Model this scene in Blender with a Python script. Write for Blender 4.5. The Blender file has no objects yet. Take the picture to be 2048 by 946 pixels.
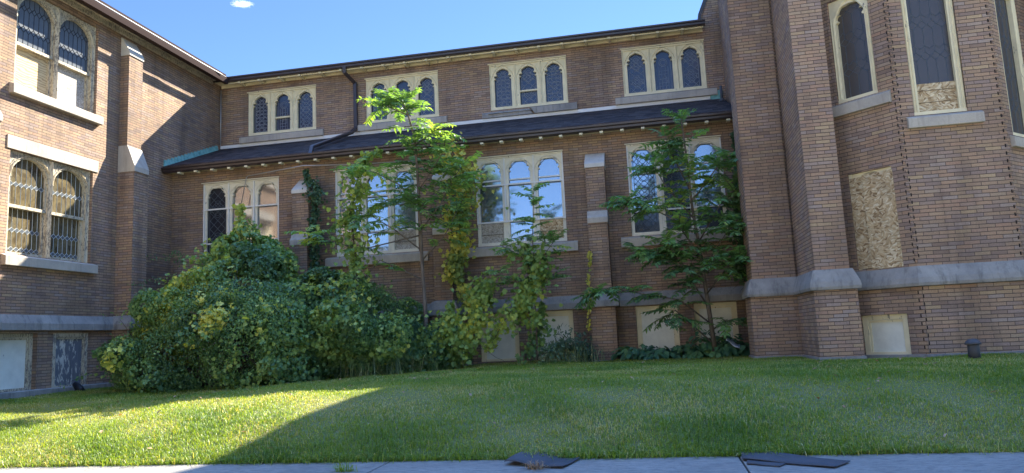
import bpy, bmesh, math, random
import numpy as np
from mathutils import Vector, Matrix

random.seed(7); rng = np.random.default_rng(11)
SC = bpy.context.scene
COL = SC.collection

# ------------------------------------------------------------------ camera
RV = np.array([[0.98045042, 0.19132004, -0.04597414],
               [0.0707419, -0.12471136, 0.98966795],
               [-0.18360982, 0.97357266, 0.13580765]])      # rows: right, up, forward
FPX, EYE = 1463.92, 1.05
cam_d = bpy.data.cameras.new('camera'); cam = bpy.data.objects.new('camera', cam_d); COL.objects.link(cam)
m4 = Matrix.Identity(4)
for r in range(3):
    m4[r][0] = RV[0][r]; m4[r][1] = RV[1][r]; m4[r][2] = -RV[2][r]
m4[2][3] = EYE
cam.matrix_world = m4
cam_d.sensor_width = 36; cam_d.lens = FPX / 2048 * 36; cam_d.clip_end = 6000; cam_d.clip_start = .05
SC.camera = cam

# ------------------------------------------------------------------ light
SUN = Vector((1.0, 1.79, 1.68)).normalized()
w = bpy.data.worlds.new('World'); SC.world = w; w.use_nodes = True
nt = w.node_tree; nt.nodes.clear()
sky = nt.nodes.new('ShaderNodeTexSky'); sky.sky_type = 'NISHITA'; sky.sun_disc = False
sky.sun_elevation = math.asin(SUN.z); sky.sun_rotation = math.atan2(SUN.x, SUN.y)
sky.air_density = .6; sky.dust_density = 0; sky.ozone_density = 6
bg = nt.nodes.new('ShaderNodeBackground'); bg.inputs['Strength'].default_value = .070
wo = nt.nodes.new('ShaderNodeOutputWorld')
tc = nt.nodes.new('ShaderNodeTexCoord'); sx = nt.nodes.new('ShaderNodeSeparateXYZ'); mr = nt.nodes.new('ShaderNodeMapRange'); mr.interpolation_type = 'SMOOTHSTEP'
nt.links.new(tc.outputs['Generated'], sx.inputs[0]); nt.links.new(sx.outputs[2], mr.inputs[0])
for i_, v_ in zip((1, 2, 3, 4), (.55, .9, 1.0, 5.6)): mr.inputs[i_].default_value = v_      # sky scaled brighter overhead, added to fill the shade
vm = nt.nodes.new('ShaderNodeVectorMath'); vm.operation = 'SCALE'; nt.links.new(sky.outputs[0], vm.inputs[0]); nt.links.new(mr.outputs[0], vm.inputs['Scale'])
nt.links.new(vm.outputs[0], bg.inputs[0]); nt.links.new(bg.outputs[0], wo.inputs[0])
sl = bpy.data.lights.new('sun', 'SUN'); sl.energy = 5; sl.angle = math.radians(.5); sl.color = (1, .93, .80)
so = bpy.data.objects.new('sun', sl); COL.objects.link(so)
so.rotation_euler = SUN.to_track_quat('Z', 'Y').to_euler(); so.location = (10, 18, 30)
SC.view_settings.view_transform = 'Standard'; SC.view_settings.look = 'None'
SC.view_settings.exposure = 2.3; SC.view_settings.gamma = 1
SC.cycles.max_bounces = 6; SC.cycles.diffuse_bounces = 3; SC.cycles.transparent_max_bounces = 8
SC.cycles.use_denoising = True
SC.cycles.volume_bounces = 2

# ------------------------------------------------------------------ helpers
def at(px, py, Y):
    c = np.array([(px - 1024) / FPX, -(py - 473) / FPX, 1.0]); d = RV.T @ c
    d = d * Y / d[1]; return np.array([d[0], d[1], d[2] + EYE])
def link(o, parent=None):
    COL.objects.link(o)
    if parent: o.parent = parent
    return o
def tag(o, label=None, cat=None, group=None, kind=None):
    if label: o['label'] = label
    if cat: o['category'] = cat
    if group: o['group'] = group
    if kind: o['kind'] = kind
    return o
def thing(name, loc, label, cat, group=None):
    o = bpy.data.objects.new(name, None); o.location = loc; o.empty_display_size = .2
    COL.objects.link(o); return tag(o, label, cat, group)

class MB:
    def __init__(s): s.v = []; s.f = []; s.sm = []
    def add(s, vs, fs, smooth=False):
        b = len(s.v); s.v += [tuple(map(float, p)) for p in vs]
        s.f += [tuple(b + i for i in f) for f in fs]; s.sm += [smooth] * len(fs)
    def face(s, *ps): s.add(ps, [tuple(range(len(ps)))])
    def hexa(s, p):       # 8 points: bottom loop 0-3, top loop 4-7
        s.add(p, [(0, 3, 2, 1), (4, 5, 6, 7), (0, 1, 5, 4), (1, 2, 6, 5), (2, 3, 7, 6), (3, 0, 4, 7)])
    def box(s, a, b):
        x0, y0, z0 = a; x1, y1, z1 = b
        s.hexa([(x0, y0, z0), (x1, y0, z0), (x1, y1, z0), (x0, y1, z0), (x0, y0, z1), (x1, y0, z1), (x1, y1, z1), (x0, y1, z1)])
    def lbox(s, F, u0, u1, z0, z1, d0, d1):
        s.hexa([F.p(u0, z0, d1), F.p(u1, z0, d1), F.p(u1, z0, d0), F.p(u0, z0, d0),
                F.p(u0, z1, d1), F.p(u1, z1, d1), F.p(u1, z1, d0), F.p(u0, z1, d0)])
    def prism(s, F, pts, d0, d1):     # outline (u,z), front at d1, back at d0
        n = len(pts); vs = [F.p(u, z, d1) for u, z in pts] + [F.p(u, z, d0) for u, z in pts]
        s.add(vs, [tuple(range(n)), tuple(range(2 * n - 1, n - 1, -1))] + [(i, i + n, (i + 1) % n + n, (i + 1) % n) for i in range(n)])
    def ribbon(s, F, pts, w, d0, d1):   # raised came along polyline in (u,z): roof-shaped cross-section
        for (a, b) in zip(pts[:-1], pts[1:]):
            dx, dz = b[0] - a[0], b[1] - a[1]; l = math.hypot(dx, dz)
            if l < 1e-6: continue
            nx, nz = -dz / l * w / 2, dx / l * w / 2
            s.add([F.p(a[0] - nx, a[1] - nz, d0), F.p(a[0], a[1], d1), F.p(a[0] + nx, a[1] + nz, d0),
                   F.p(b[0] - nx, b[1] - nz, d0), F.p(b[0], b[1], d1), F.p(b[0] + nx, b[1] + nz, d0)], [(0, 3, 4, 1), (1, 4, 5, 2)])
    def tube(s, pts, rad, n=7, caps=True):
        pts = [Vector(p) for p in pts]; R = rad if hasattr(rad, '__len__') else [rad] * len(pts)
        vs = []; up = Vector((.3, .2, 1)).normalized()
        for i, p in enumerate(pts):
            t = (pts[min(i + 1, len(pts) - 1)] - pts[max(i - 1, 0)])
            t = t.normalized() if t.length > 1e-9 else Vector((0, 0, 1))
            a = t.cross(up)
            if a.length < .1: a = t.cross(Vector((1, 0, 0)))
            a.normalize(); b = t.cross(a)
            for k in range(n):
                q = 2 * math.pi * k / n; vs.append(p + R[i] * (math.cos(q) * a + math.sin(q) * b))
        fs = [(i * n + k, i * n + (k + 1) % n, (i + 1) * n + (k + 1) % n, (i + 1) * n + k) for i in range(len(pts) - 1) for k in range(n)]
        if caps: fs += [tuple(range(n - 1, -1, -1)), tuple((len(pts) - 1) * n + k for k in range(n))]
        s.add(vs, fs, True)
    def lathe(s, prof, c, n=20):
        vs = [(c[0] + r * math.cos(2 * math.pi * k / n), c[1] + r * math.sin(2 * math.pi * k / n), c[2] + z) for r, z in prof for k in range(n)]
        fs = [(i * n + k, i * n + (k + 1) % n, (i + 1) * n + (k + 1) % n, (i + 1) * n + k) for i in range(len(prof) - 1) for k in range(n)]
        s.add(vs, fs, True)
    def sweep(s, path, prof, closed_ends=True):   # plan path (x,y), outside on the right; prof (offset,z)
        P = [np.array(p, float) for p in path]; n = len(P); M = []
        for i in range(n):
            ns = []
            if i > 0: d = P[i] - P[i - 1]; d /= np.hypot(*d); ns.append(np.array([d[1], -d[0]]))
            if i < n - 1: d = P[i + 1] - P[i]; d /= np.hypot(*d); ns.append(np.array([d[1], -d[0]]))
            if len(ns) == 2:
                a = ns[0] + ns[1]; a /= max(.25, (a @ a) / 2); M.append(a)
            else: M.append(ns[0])
        k = len(prof)
        vs = [(P[i][0] + M[i][0] * o, P[i][1] + M[i][1] * o, z) for i in range(n) for o, z in prof]
        fs = [(i * k + j, (i + 1) * k + j, (i + 1) * k + j + 1, i * k + j + 1) for i in range(n - 1) for j in range(k - 1)]
        if closed_ends: fs += [tuple(range(k)), tuple((n - 1) * k + j for j in range(k - 1, -1, -1))]
        s.add(vs, fs)
    def build(s, name, mat, parent=None, bevel=0):
        me = bpy.data.meshes.new(name); me.from_pydata(s.v, [], s.f); me.materials.append(mat)
        uv = me.uv_layers.new(name='UVMap')
        co = np.array(s.v); arr = np.zeros((len(me.loops), 2)); li = 0
        me.update()
        for p in me.polygons:
            nn = p.normal
            t = Vector((0, 0, 1)).cross(nn)
            if t.length < .05: t = Vector((1, 0, 0)); b = Vector((0, 1, 0))
            else: t.normalize(); b = nn.cross(t)
            for l in p.loop_indices:
                q = co[me.loops[l].vertex_index]; arr[l] = (q[0] * t[0] + q[1] * t[1] + q[2] * t[2], q[0] * b[0] + q[1] * b[1] + q[2] * b[2])
        uv.data.foreach_set('uv', arr.ravel().astype(np.float32))
        me.polygons.foreach_set('use_smooth', s.sm)
        o = bpy.data.objects.new(name, me); link(o, parent)
        if parent is not None:
            o.matrix_parent_inverse = parent_inv(parent)
        if bevel:
            md = o.modifiers.new('b', 'BEVEL'); md.width = bevel; md.segments = 2; md.limit_method = 'ANGLE'
        return o
def parent_inv(p):
    return Matrix.Translation(-Vector(p.location)) if p.type == 'EMPTY' else Matrix.Identity(4)

class Fr:     # wall frame: origin on plan, u along the wall, n outward
    def __init__(s, o, u):
        s.o = np.array(o, float); s.u = np.array(u, float) / np.hypot(*u); s.n = np.array([s.u[1], -s.u[0]])
    def p(s, u, z, d=0): q = s.o + s.u * u + s.n * d; return (q[0], q[1], z)

def wall(mb, F, u0, u1, z0, z1, holes=(), rev=.25):
    us = sorted({u0, u1, *[h[0] for h in holes], *[h[1] for h in holes]}); zs = sorted({z0, z1, *[h[2] for h in holes], *[h[3] for h in holes]})
    us = [u for u in us if u0 <= u <= u1]; zs = [z for z in zs if z0 <= z <= z1]
    for a, b in zip(us[:-1], us[1:]):
        for c, d in zip(zs[:-1], zs[1:]):
            mu, mz = (a + b) / 2, (c + d) / 2
            if any(h[0] < mu < h[1] and h[2] < mz < h[3] for h in holes): continue
            mb.face(F.p(a, c), F.p(b, c), F.p(b, d), F.p(a, d))
    for a, b, c, d in holes:
        mb.face(F.p(a, c), F.p(a, d), F.p(a, d, -rev), F.p(a, c, -rev)); mb.face(F.p(b, d), F.p(b, c), F.p(b, c, -rev), F.p(b, d, -rev))
        mb.face(F.p(a, d), F.p(b, d), F.p(b, d, -rev), F.p(a, d, -rev)); mb.face(F.p(b, c), F.p(a, c), F.p(a, c, -rev), F.p(b, c, -rev))

# ------------------------------------------------------------------ materials
class N:
    def __init__(s, name):
        s.m = bpy.data.materials.new(name); s.m.use_nodes = True; s.t = s.m.node_tree; s.t.nodes.clear()
        s.out = s.t.nodes.new('ShaderNodeOutputMaterial'); s.b = s.t.nodes.new('ShaderNodeBsdfPrincipled')
        s.t.links.new(s.b.outputs[0], s.out.inputs[0]); s.set(Roughness=.85); s.b.inputs['Specular IOR Level'].default_value = .3
    def set(s, **k):
        for a, v in k.items(): s.b.inputs[a.replace('_', ' ')].default_value = v
    def n(s, t, **k):
        x = s.t.nodes.new(t)
        for a, v in k.items(): setattr(x, a, v)
        return x
    def l(s, a, b): s.t.links.new(a, b)
    def put(s, sock, v):
        if hasattr(v, 'links'): s.l(v, sock)
        else: sock.default_value = v
    def math(s, op, a, b=None, c=None):
        x = s.n('ShaderNodeMath', operation=op); s.put(x.inputs[0], a)
        if b is not None: s.put(x.inputs[1], b)
        if c is not None: s.put(x.inputs[2], c)
        return x.outputs[0]
    def coord(s, k='Object'): return s.n('ShaderNodeTexCoord').outputs[k]
    def vec(s, v, sc):
        x = s.n('ShaderNodeVectorMath', operation='MULTIPLY'); s.put(x.inputs[0], v); x.inputs[1].default_value = sc; return x.outputs[0]
    def noise(s, v, sc, det=4, rough=.55, dist=0):
        x = s.n('ShaderNodeTexNoise'); s.l(v, x.inputs['Vector']); x.inputs['Scale'].default_value = sc; x.inputs['Detail'].default_value = det
        x.inputs['Roughness'].default_value = rough; x.inputs['Distortion'].default_value = dist; return x.outputs['Fac']
    def ramp(s, f, stops, interp='LINEAR'):
        x = s.n('ShaderNodeValToRGB'); s.l(f, x.inputs[0]); e = x.color_ramp.elements; x.color_ramp.interpolation = interp
        while len(e) < len(stops): e.new(.5)
        for el, (p, c) in zip(e, stops):
            el.position = p; el.color = (*c, 1) if hasattr(c, '__len__') else (c, c, c, 1)
        return x.outputs[0]
    def mix(s, f, a, b, mode='MIX'):
        x = s.n('ShaderNodeMix', data_type='RGBA', blend_type=mode); s.put(x.inputs[0], f)
        for sock, v in ((x.inputs[6], a), (x.inputs[7], b)):
            if hasattr(v, 'links'): s.l(v, sock)
            else: sock.default_value = (*v, 1)
        return x.outputs[2]
    def col(s, c):
        if hasattr(c, 'links'): s.l(c, s.b.inputs['Base Color'])
        else: s.b.inputs['Base Color'].default_value = (*c, 1)
        return s
    def bump(s, h, st=.3, dist=.01):
        x = s.n('ShaderNodeBump'); x.inputs['Strength'].default_value = st; x.inputs['Distance'].default_value = dist
        s.l(h, x.inputs['Height']); s.l(x.outputs[0], s.b.inputs['Normal']); return s

def brick_mat(name, stops, mortar, BW=.221, BH=.0584, jt=.0075):
    M = N(name); uv = M.n('ShaderNodeUVMap').outputs[0]
    sep = M.n('ShaderNodeSeparateXYZ'); wob = M.noise(uv, 2.5, 2)
    M.l(uv, sep.inputs[0]); U, V = sep.outputs[0], sep.outputs[1]
    V = M.math('ADD', V, M.math('MULTIPLY', M.math('SUBTRACT', wob, .5), .012))
    rv = M.math('DIVIDE', V, BH); row = M.math('FLOOR', rv); fv = M.math('SUBTRACT', rv, row)
    off = M.math('MULTIPLY', M.math('MODULO', row, 2.0), .5)
    wn1 = M.n('ShaderNodeTexWhiteNoise', noise_dimensions='1D'); M.l(row, wn1.inputs['W'])
    off = M.math('ADD', off, M.math('MULTIPLY', wn1.outputs['Value'], .16))
    ru = M.math('ADD', M.math('DIVIDE', U, BW), off); colm = M.math('FLOOR', ru); fu = M.math('SUBTRACT', ru, colm)
    cmb = M.n('ShaderNodeCombineXYZ'); M.l(colm, cmb.inputs[0]); M.l(row, cmb.inputs[1])
    wn = M.n('ShaderNodeTexWhiteNoise', noise_dimensions='2D'); M.l(cmb.outputs[0], wn.inputs['Vector'])
    c = M.ramp(wn.outputs['Value'], stops)
    e = M.noise(uv, 55, 3, .6); c = M.mix(.55, c, M.ramp(e, [(.25, .62), (.75, 1.3)]), 'MULTIPLY')
    big = M.noise(M.coord(), .55, 4, .6); c = M.mix(1, c, M.ramp(big, [(.3, .74), (.7, 1.14)]), 'MULTIPLY')
    run = M.noise(M.vec(M.coord(), (2.2, 2.2, .22)), 1.0, 4, .6); c = M.mix(1, c, M.ramp(run, [(.34, .70), (.52, 1.0), (.75, 1.06)]), 'MULTIPLY')
    eff = M.ramp(M.noise(uv, 7, 5, .75), [(.72, 0), (.80, .35)]); c = M.mix(eff, c, (.36, .31, .27))
    mv = M.math('LESS_THAN', fv, jt / BH * 1.25); mu = M.math('LESS_THAN', fu, jt / BW)
    mo = M.math('MAXIMUM', mv, mu)
    c = M.mix(mo, c, mortar); M.col(c); M.set(Roughness=.9)
    h = M.math('ADD', M.math('SUBTRACT', 1.0, mo), M.math('MULTIPLY', e, .35))
    M.bump(h, .75, .008); return M.m
BR_STOPS = [(0, (0.247, 0.166, 0.117)), (0.14, (0.291, 0.212, 0.173)), (0.3, (0.343, 0.232, 0.146)), (0.46, (0.32, 0.217, 0.146)), (0.6, (0.392, 0.262, 0.161)), (0.74, (0.359, 0.223, 0.146)), (0.86, (0.331, 0.256, 0.207)), (0.955, (0.368, 0.256, 0.155)), (1, (0.428, 0.304, 0.176))]
M_BRICK = brick_mat('brick_brown', BR_STOPS, (.085, .064, .05))
M_BRICK_DK = brick_mat('brick_soot', [(a, tuple(x * .5 for x in c)) for a, c in BR_STOPS], (.05, .035, .03))

def stone_mat(name, base, dark, stain=.5):
    M = N(name); o = M.coord(); a = M.noise(o, 2.2, 6, .65); c = M.mix(M.ramp(a, [(.35, 0), (.72, 1)]), base, dark)
    st = M.noise(M.vec(o, (9, 9, 1.1)), 1.0, 5, .65); c = M.mix(M.ramp(st, [(.52, 0), (.75, stain)]), c, tuple(x * .42 for x in dark))
    f = M.noise(o, 90, 2); c = M.mix(.25, c, M.ramp(f, [(.3, .6), (.7, 1.3)]), 'MULTIPLY'); M.col(c)
    M.bump(M.math('ADD', f, M.math('MULTIPLY', M.noise(o, 14, 4), 1.5)), .35, .006); return M.m
M_STONE = stone_mat('limestone', (.46, .41, .33), (.33, .30, .255), .4)
M_STONE_W = stone_mat('weathered_limestone', (.33, .31, .27), (.20, .19, .175), .75)
M_CAP = stone_mat('pale_cap_stone', (.62, .58, .50), (.48, .45, .39), .25)

def paint_mat(name, base, under, peel=.58, dirt=.5, fine=1.0):
    M = N(name); o = M.coord()
    a = M.noise(M.vec(o, (1, 1, .35)), 16 * fine, 6, .68, .3); b = M.noise(o, 1.6, 3)
    k = M.math('ADD', M.math('MULTIPLY', a, .75), M.math('MULTIPLY', b, .3))
    pe = M.ramp(k, [(peel, 0), (peel + .025, 1)])
    c = M.mix(M.ramp(M.noise(o, 5, 5, .6), [(.35, 0), (.8, dirt)]), base, tuple(x * .62 for x in base))
    un = M.mix(M.noise(M.vec(o, (30, 30, 3)), 1, 4), under, tuple(x * .45 for x in under))
    M.col(M.mix(pe, c, un)); M.set(Roughness=.7); M.bump(M.math('SUBTRACT', 1.0, pe), .35, .003); return M.m
M_CREAM = paint_mat('cream_paint', (.76, .67, .43), (.26, .235, .20), .64)
M_PEEL = paint_mat('peeling_cream_paint', (.56, .49, .35), (.30, .265, .21), .535, .7, 2.4)
M_PALE = paint_mat('pale_board_paint', (.74, .73, .62), (.40, .40, .36), .68)
M_IVORY = paint_mat('ivory_paint', (.76, .71, .56), (.30, .28, .24), .66)
M_GREYPEEL = paint_mat('peeled_grey_board', (.55, .54, .46), (.20, .215, .235), .47, .6)
M_WHITE = paint_mat('white_trim_paint', (.74, .73, .68), (.4, .39, .36), .72, .3)

M = N('brown_metal'); M.col(M.mix(M.noise(M.coord(), 3, 4), (.040, .025, .023), (.030, .020, .018))); M.b.inputs['Specular IOR Level'].default_value = .7; M.set(Roughness=.38); M_GUTTER = M.m
M = N('matte_brown_metal'); M.col((.045, .029, .026)); M.b.inputs['Specular IOR Level'].default_value = .08; M.set(Roughness=.9); M_BROWN = M.m
M = N('copper_patina'); M.col(M.ramp(M.noise(M.coord(), 9, 5, .7), [(.3, (.08, .22, .205)), (.52, (.17, .38, .35)), (.75, (.27, .48, .44))])); M.set(Roughness=.8); M_COPPER = M.m
M = N('dark_metal'); M.col(M.mix(M.noise(M.coord(), 12, 4), (.045, .046, .05), (.085, .085, .088))); M.set(Roughness=.6); M_DARK = M.m
M = N('galvanised_metal'); M.col((.42, .43, .44)); M.set(Roughness=.45, Metallic=.6); M_GALV = M.m

def shingle_mat():
    M = N('asphalt_shingle'); uv = M.n('ShaderNodeUVMap').outputs[0]; sep = M.n('ShaderNodeSeparateXYZ'); M.l(uv, sep.inputs[0])
    r = M.math('DIVIDE', sep.outputs[1], .13); row = M.math('FLOOR', r); fv = M.math('SUBTRACT', r, row)
    wr = M.n('ShaderNodeTexWhiteNoise', noise_dimensions='1D'); M.l(row, wr.inputs['W'])
    u = M.math('ADD', M.math('DIVIDE', sep.outputs[0], .19), M.math('MULTIPLY', wr.outputs['Value'], 5)); cu = M.math('FLOOR', u)
    cb = M.n('ShaderNodeCombineXYZ'); M.l(cu, cb.inputs[0]); M.l(row, cb.inputs[1])
    wn = M.n('ShaderNodeTexWhiteNoise', noise_dimensions='2D'); M.l(cb.outputs[0], wn.inputs['Vector'])
    c = M.ramp(wn.outputs['Value'], [(0, (.036, .028, .026)), (.5, (.058, .044, .040)), (1, (.092, .070, .060))])
    sp = M.noise(uv, 260, 1); c = M.mix(.6, c, M.ramp(sp, [(.35, .55), (.65, 1.5)]), 'MULTIPLY')
    edge = M.math('LESS_THAN', fv, .1); c = M.mix(edge, c, (.014, .011, .010)); M.col(c); M.set(Roughness=1.0); M.b.inputs['Specular IOR Level'].default_value = .08
    M.bump(M.math('ADD', M.math('SUBTRACT', 1.0, fv), M.math('MULTIPLY', wn.outputs['Value'], .5)), .9, .02); return M.m
M_SHING = shingle_mat()

def osb_mat(name, tones, sc=1):
    M = N(name); uv = M.n('ShaderNodeUVMap').outputs[0]
    wn = M.noise(uv, 6 * sc, 2); rot = M.n('ShaderNodeVectorRotate', rotation_type='Z_AXIS')
    vo0 = M.n('ShaderNodeTexVoronoi', voronoi_dimensions='2D'); M.l(uv, vo0.inputs['Vector']); vo0.inputs['Scale'].default_value = 9 * sc
    M.l(uv, rot.inputs['Vector']); M.l(M.math('MULTIPLY', vo0.outputs['Color'], 3.1), rot.inputs['Angle'])
    vo = M.n('ShaderNodeTexVoronoi', voronoi_dimensions='2D'); M.l(M.vec(rot.outputs[0], (34 * sc, 8 * sc, 1)), vo.inputs['Vector']); vo.inputs['Scale'].default_value = 1
    s2 = M.n('ShaderNodeSeparateColor'); M.l(vo.outputs['Color'], s2.inputs[0])
    c = M.ramp(s2.outputs[0], tones); c = M.mix(.5, c, M.ramp(vo.outputs['Distance'], [(.1, 1.15), (.7, .55)]), 'MULTIPLY')
    c = M.mix(.6, c, M.ramp(M.noise(uv, 2.2, 4), [(.3, .7), (.7, 1.15)]), 'MULTIPLY'); M.col(c); M.bump(s2.outputs[0], .3, .004); M.set(Roughness=.75); return M.m
M_OSB = osb_mat('strand_board', [(0, (.22, .13, .06)), (.25, (.47, .33, .17)), (.6, (.56, .42, .24)), (1, (.70, .60, .40))], 1.5)
M_OSBG = osb_mat('grey_strand_board', [(0, (.25, .22, .18)), (.4, (.42, .38, .31)), (1, (.58, .54, .46))], 2.6)
M_OSBD = osb_mat('dark_strand_board', [(0, (.12, .07, .045)), (.5, (.22, .13, .075)), (1, (.34, .21, .12))])
M = N('plywood'); uv = M.n('ShaderNodeUVMap').outputs[0]; wv = M.n('ShaderNodeTexWave', wave_type='BANDS', bands_direction='Y'); M.l(M.vec(uv, (.35, 1, 1)), wv.inputs['Vector'])
wv.inputs['Scale'].default_value = 5.5; wv.inputs['Distortion'].default_value = 9; wv.inputs['Detail'].default_value = 3; wv.inputs['Detail Scale'].default_value = 1.4
M.col(M.ramp(wv.outputs['Fac'], [(0, (.36, .23, .11)), (.22, (.56, .42, .22)), (1, (.64, .50, .28))])); M_PLY = M.m

def glass_mat(name, base, fac, rough=.03, wav=.25, tint=(.9, .95, 1)):
    M = N(name); M.col(base); M.set(Roughness=.35)
    g = M.n('ShaderNodeBsdfGlossy'); g.inputs['Roughness'].default_value = rough; g.inputs['Color'].default_value = (*tint, 1)
    b = M.n('ShaderNodeBump'); b.inputs['Strength'].default_value = wav; b.inputs['Distance'].default_value = .003
    M.l(M.noise(M.coord(), 3.5, 2), b.inputs['Height']); M.l(b.outputs[0], g.inputs['Normal'])
    mx = M.n('ShaderNodeMixShader'); mx.inputs[0].default_value = fac; M.l(M.b.outputs[0], mx.inputs[1]); M.l(g.outputs[0], mx.inputs[2]); M.l(mx.outputs[0], M.out.inputs[0]); return M.m
M_STORM = glass_mat('storm_glass', (.10, .115, .135), .40, .10)
M_STORM2 = glass_mat('dusty_storm_glass', (.14, .10, .08), .38, .08)
M_GLASSD = glass_mat('dark_leaded_glass', (.012, .014, .022), .06, .15, .6)
M_GLASSU = glass_mat('church_glass', (.022, .028, .055), .06, .2, .8)
M_GLASSA = glass_mat('grey_wired_glass', (.068, .060, .055), .035, .25, .3)
def amber():
    M = N('amber_glass'); o = M.coord(); v = M.n('ShaderNodeTexVoronoi'); M.l(M.vec(o, (1, 7, 3)), v.inputs['Vector']); v.inputs['Scale'].default_value = 1.6
    s = M.n('ShaderNodeSeparateColor'); M.l(v.outputs['Color'], s.inputs[0])
    c = M.ramp(s.outputs[0], [(0, (.06, .045, .026)), (.5, (.14, .108, .052)), (1, (.11, .095, .062))])
    c = M.mix(.7, c, M.ramp(M.noise(o, 18, 4), [(.3, .6), (.7, 1.3)]), 'MULTIPLY'); M.col(c); M.set(Roughness=.25); return M.m
M_AMBER = amber()
M = N('blue_grey_glass'); M.col(M.mix(M.noise(M.coord(), 6, 3), (.065, .075, .085), (.12, .135, .15))); M.set(Roughness=.3); M_BLUEG = M.m
M = N('lead_came'); M.col((.20, .225, .26)); M.set(Roughness=.5); M_LEAD = M.m
M = N('dark_lead_came'); M.col((.085, .105, .125)); M.set(Roughness=.5); M_LEADD = M.m
M = N('black_lead_came'); M.col((.016, .018, .022)); M.set(Roughness=.5); M_LEADK = M.m
M = N('pale_lead_came'); M.col((.42, .44, .42)); M.set(Roughness=.5); M_LEADP = M.m
M = N('bark'); M.col(M.ramp(M.noise(M.vec(M.coord(), (14, 14, 3)), 1.5, 5), [(.3, (.075, .06, .048)), (.7, (.20, .165, .13))])); M.bump(M.noise(M.coord(), 40, 3), .5); M_BARK = M.m
M = N('twig'); M.col(M.ramp(M.noise(M.coord(), 8, 3), [(.3, (.05, .045, .032)), (.7, (.12, .09, .055))])); M_TWIG = M.m

def leaf_mat(name, stops, trans=.32, gloss=.35):
    M = N(name); a = M.n('ShaderNodeAttribute', attribute_name='tint'); c = M.ramp(a.outputs['Fac'], stops)
    v = M.noise(M.coord(), 28, 2); c = M.mix(.4, c, M.ramp(v, [(.3, .7), (.7, 1.3)]), 'MULTIPLY'); M.col(c)
    M.set(Roughness=.45); M.b.inputs['Specular IOR Level'].default_value = gloss
    tr = M.n('ShaderNodeBsdfTranslucent'); M.l(M.mix(1, c, (1.5, 1.35, .40), 'MULTIPLY'), tr.inputs[0])
    mx = M.n('ShaderNodeMixShader'); mx.inputs[0].default_value = trans; M.l(M.b.outputs[0], mx.inputs[1]); M.l(tr.outputs[0], mx.inputs[2]); M.l(mx.outputs[0], M.out.inputs[0]); return M.m
L_SHRUB = leaf_mat('shrub_leaf', [(0, (0.061, 0.128, 0.064)), (0.35, (0.116, 0.227, 0.085)), (0.65, (0.209, 0.332, 0.094)), (0.86, (0.348, 0.431, 0.104)), (0.93, (0.62, 0.62, 0.124)), (1, (0.62, 0.62, 0.185))])
L_VINE = leaf_mat('vine_leaf', [(0, (0.117, 0.198, 0.047)), (0.5, (0.233, 0.343, 0.077)), (0.8, (0.42, 0.458, 0.082)), (0.92, (0.62, 0.62, 0.109)), (1, (0.62, 0.54, 0.109))])
L_IVY = leaf_mat('ivy_leaf', [(0, (0.029, 0.07, 0.039)), (0.6, (0.07, 0.138, 0.06)), (1, (0.146, 0.229, 0.074))])
L_TREE = leaf_mat('sapling_leaflet', [(0, (0.09, 0.184, 0.081)), (0.5, (0.176, 0.331, 0.122)), (0.85, (0.32, 0.475, 0.122)), (0.95, (0.62, 0.62, 0.136)), (1, (0.62, 0.62, 0.163))], .4)
L_YELLOW = leaf_mat('autumn_vine_leaf', [(0, (0.105, 0.161, 0.041)), (0.35, (0.21, 0.284, 0.059)), (0.6, (0.504, 0.454, 0.084)), (0.85, (0.62, 0.605, 0.092)), (1, (0.62, 0.359, 0.084))])
L_HOSTA = leaf_mat('groundcover_leaf', [(0, (0.042, 0.108, 0.06)), (0.6, (0.093, 0.202, 0.088)), (1, (0.174, 0.314, 0.111))], .25)
L_FAR = leaf_mat('street_tree_leaf', [(0, (.02, .045, .018)), (1, (.06, .11, .03))])
GR = leaf_mat('grass_blade', [(0, (.090, .175, .026)), (.35, (.175, .27, .030)), (.68, (.26, .325, .034)), (.80, (.34, .35, .055)), (.92, (.48, .42, .18)), (1, (.57, .50, .28))], .42, .5)
L_WEED = leaf_mat('weed_leaf', [(0, (0.07, 0.134, 0.087)), (0.5, (0.139, 0.224, 0.111)), (0.8, (0.302, 0.358, 0.173)), (1, (0.62, 0.62, 0.42))])
L_DRY = leaf_mat('dry_weed', [(0, (.22, .12, .06)), (1, (.40, .26, .14))], .15)

# ------------------------------------------------------------------ setting: ground, pavement, road
def H(x):
    xs = [-40, -11.8, -8.2, -7, -6, -3.4, 3, 40]; zs = [.34, .35, .30, .345, .405, .47, .46, .46]
    return np.interp(x, xs, zs)
def ground(x, y):
    t = np.clip((y - 6.42) / 3.2, 0, 1); s = 1 - (1 - t) ** 2
    und = .012 * np.sin(x * 1.9 + .7) * np.sin(y * 1.3) + .006 * np.sin(x * 4.1 + y * 2.3)
    return H(x) * s + und * np.clip((y - 6.6) / .8, 0, 1)
def grid_mesh(name, xs, ys, zf, mat):
    X, Y = np.meshgrid(xs, ys); Z = zf(X, Y); nx, ny = len(xs), len(ys)
    mb = MB(); mb.v = [tuple(map(float, p)) for p in np.stack([X, Y, Z], -1).reshape(-1, 3)]
    mb.f = [(j * nx + i, j * nx + i + 1, (j + 1) * nx + i + 1, (j + 1) * nx + i) for j in range(ny - 1) for i in range(nx - 1)]; mb.sm = [True] * len(mb.f)
    return mb.build(name, mat)
M = N('lawn_soil'); o = M.coord(); a = M.noise(o, 1.1, 5, .6); b = M.noise(o, 22, 4, .7)
c = M.mix(M.ramp(a, [(.35, 0), (.7, 1)]), (.11, .16, .04), (.18, .19, .07)); M.col(M.mix(M.ramp(b, [(.35, .75), (.65, 0)]), c, (.15, .13, .07))); M.bump(b, .8, .03); M_SOIL = M.m
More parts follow.
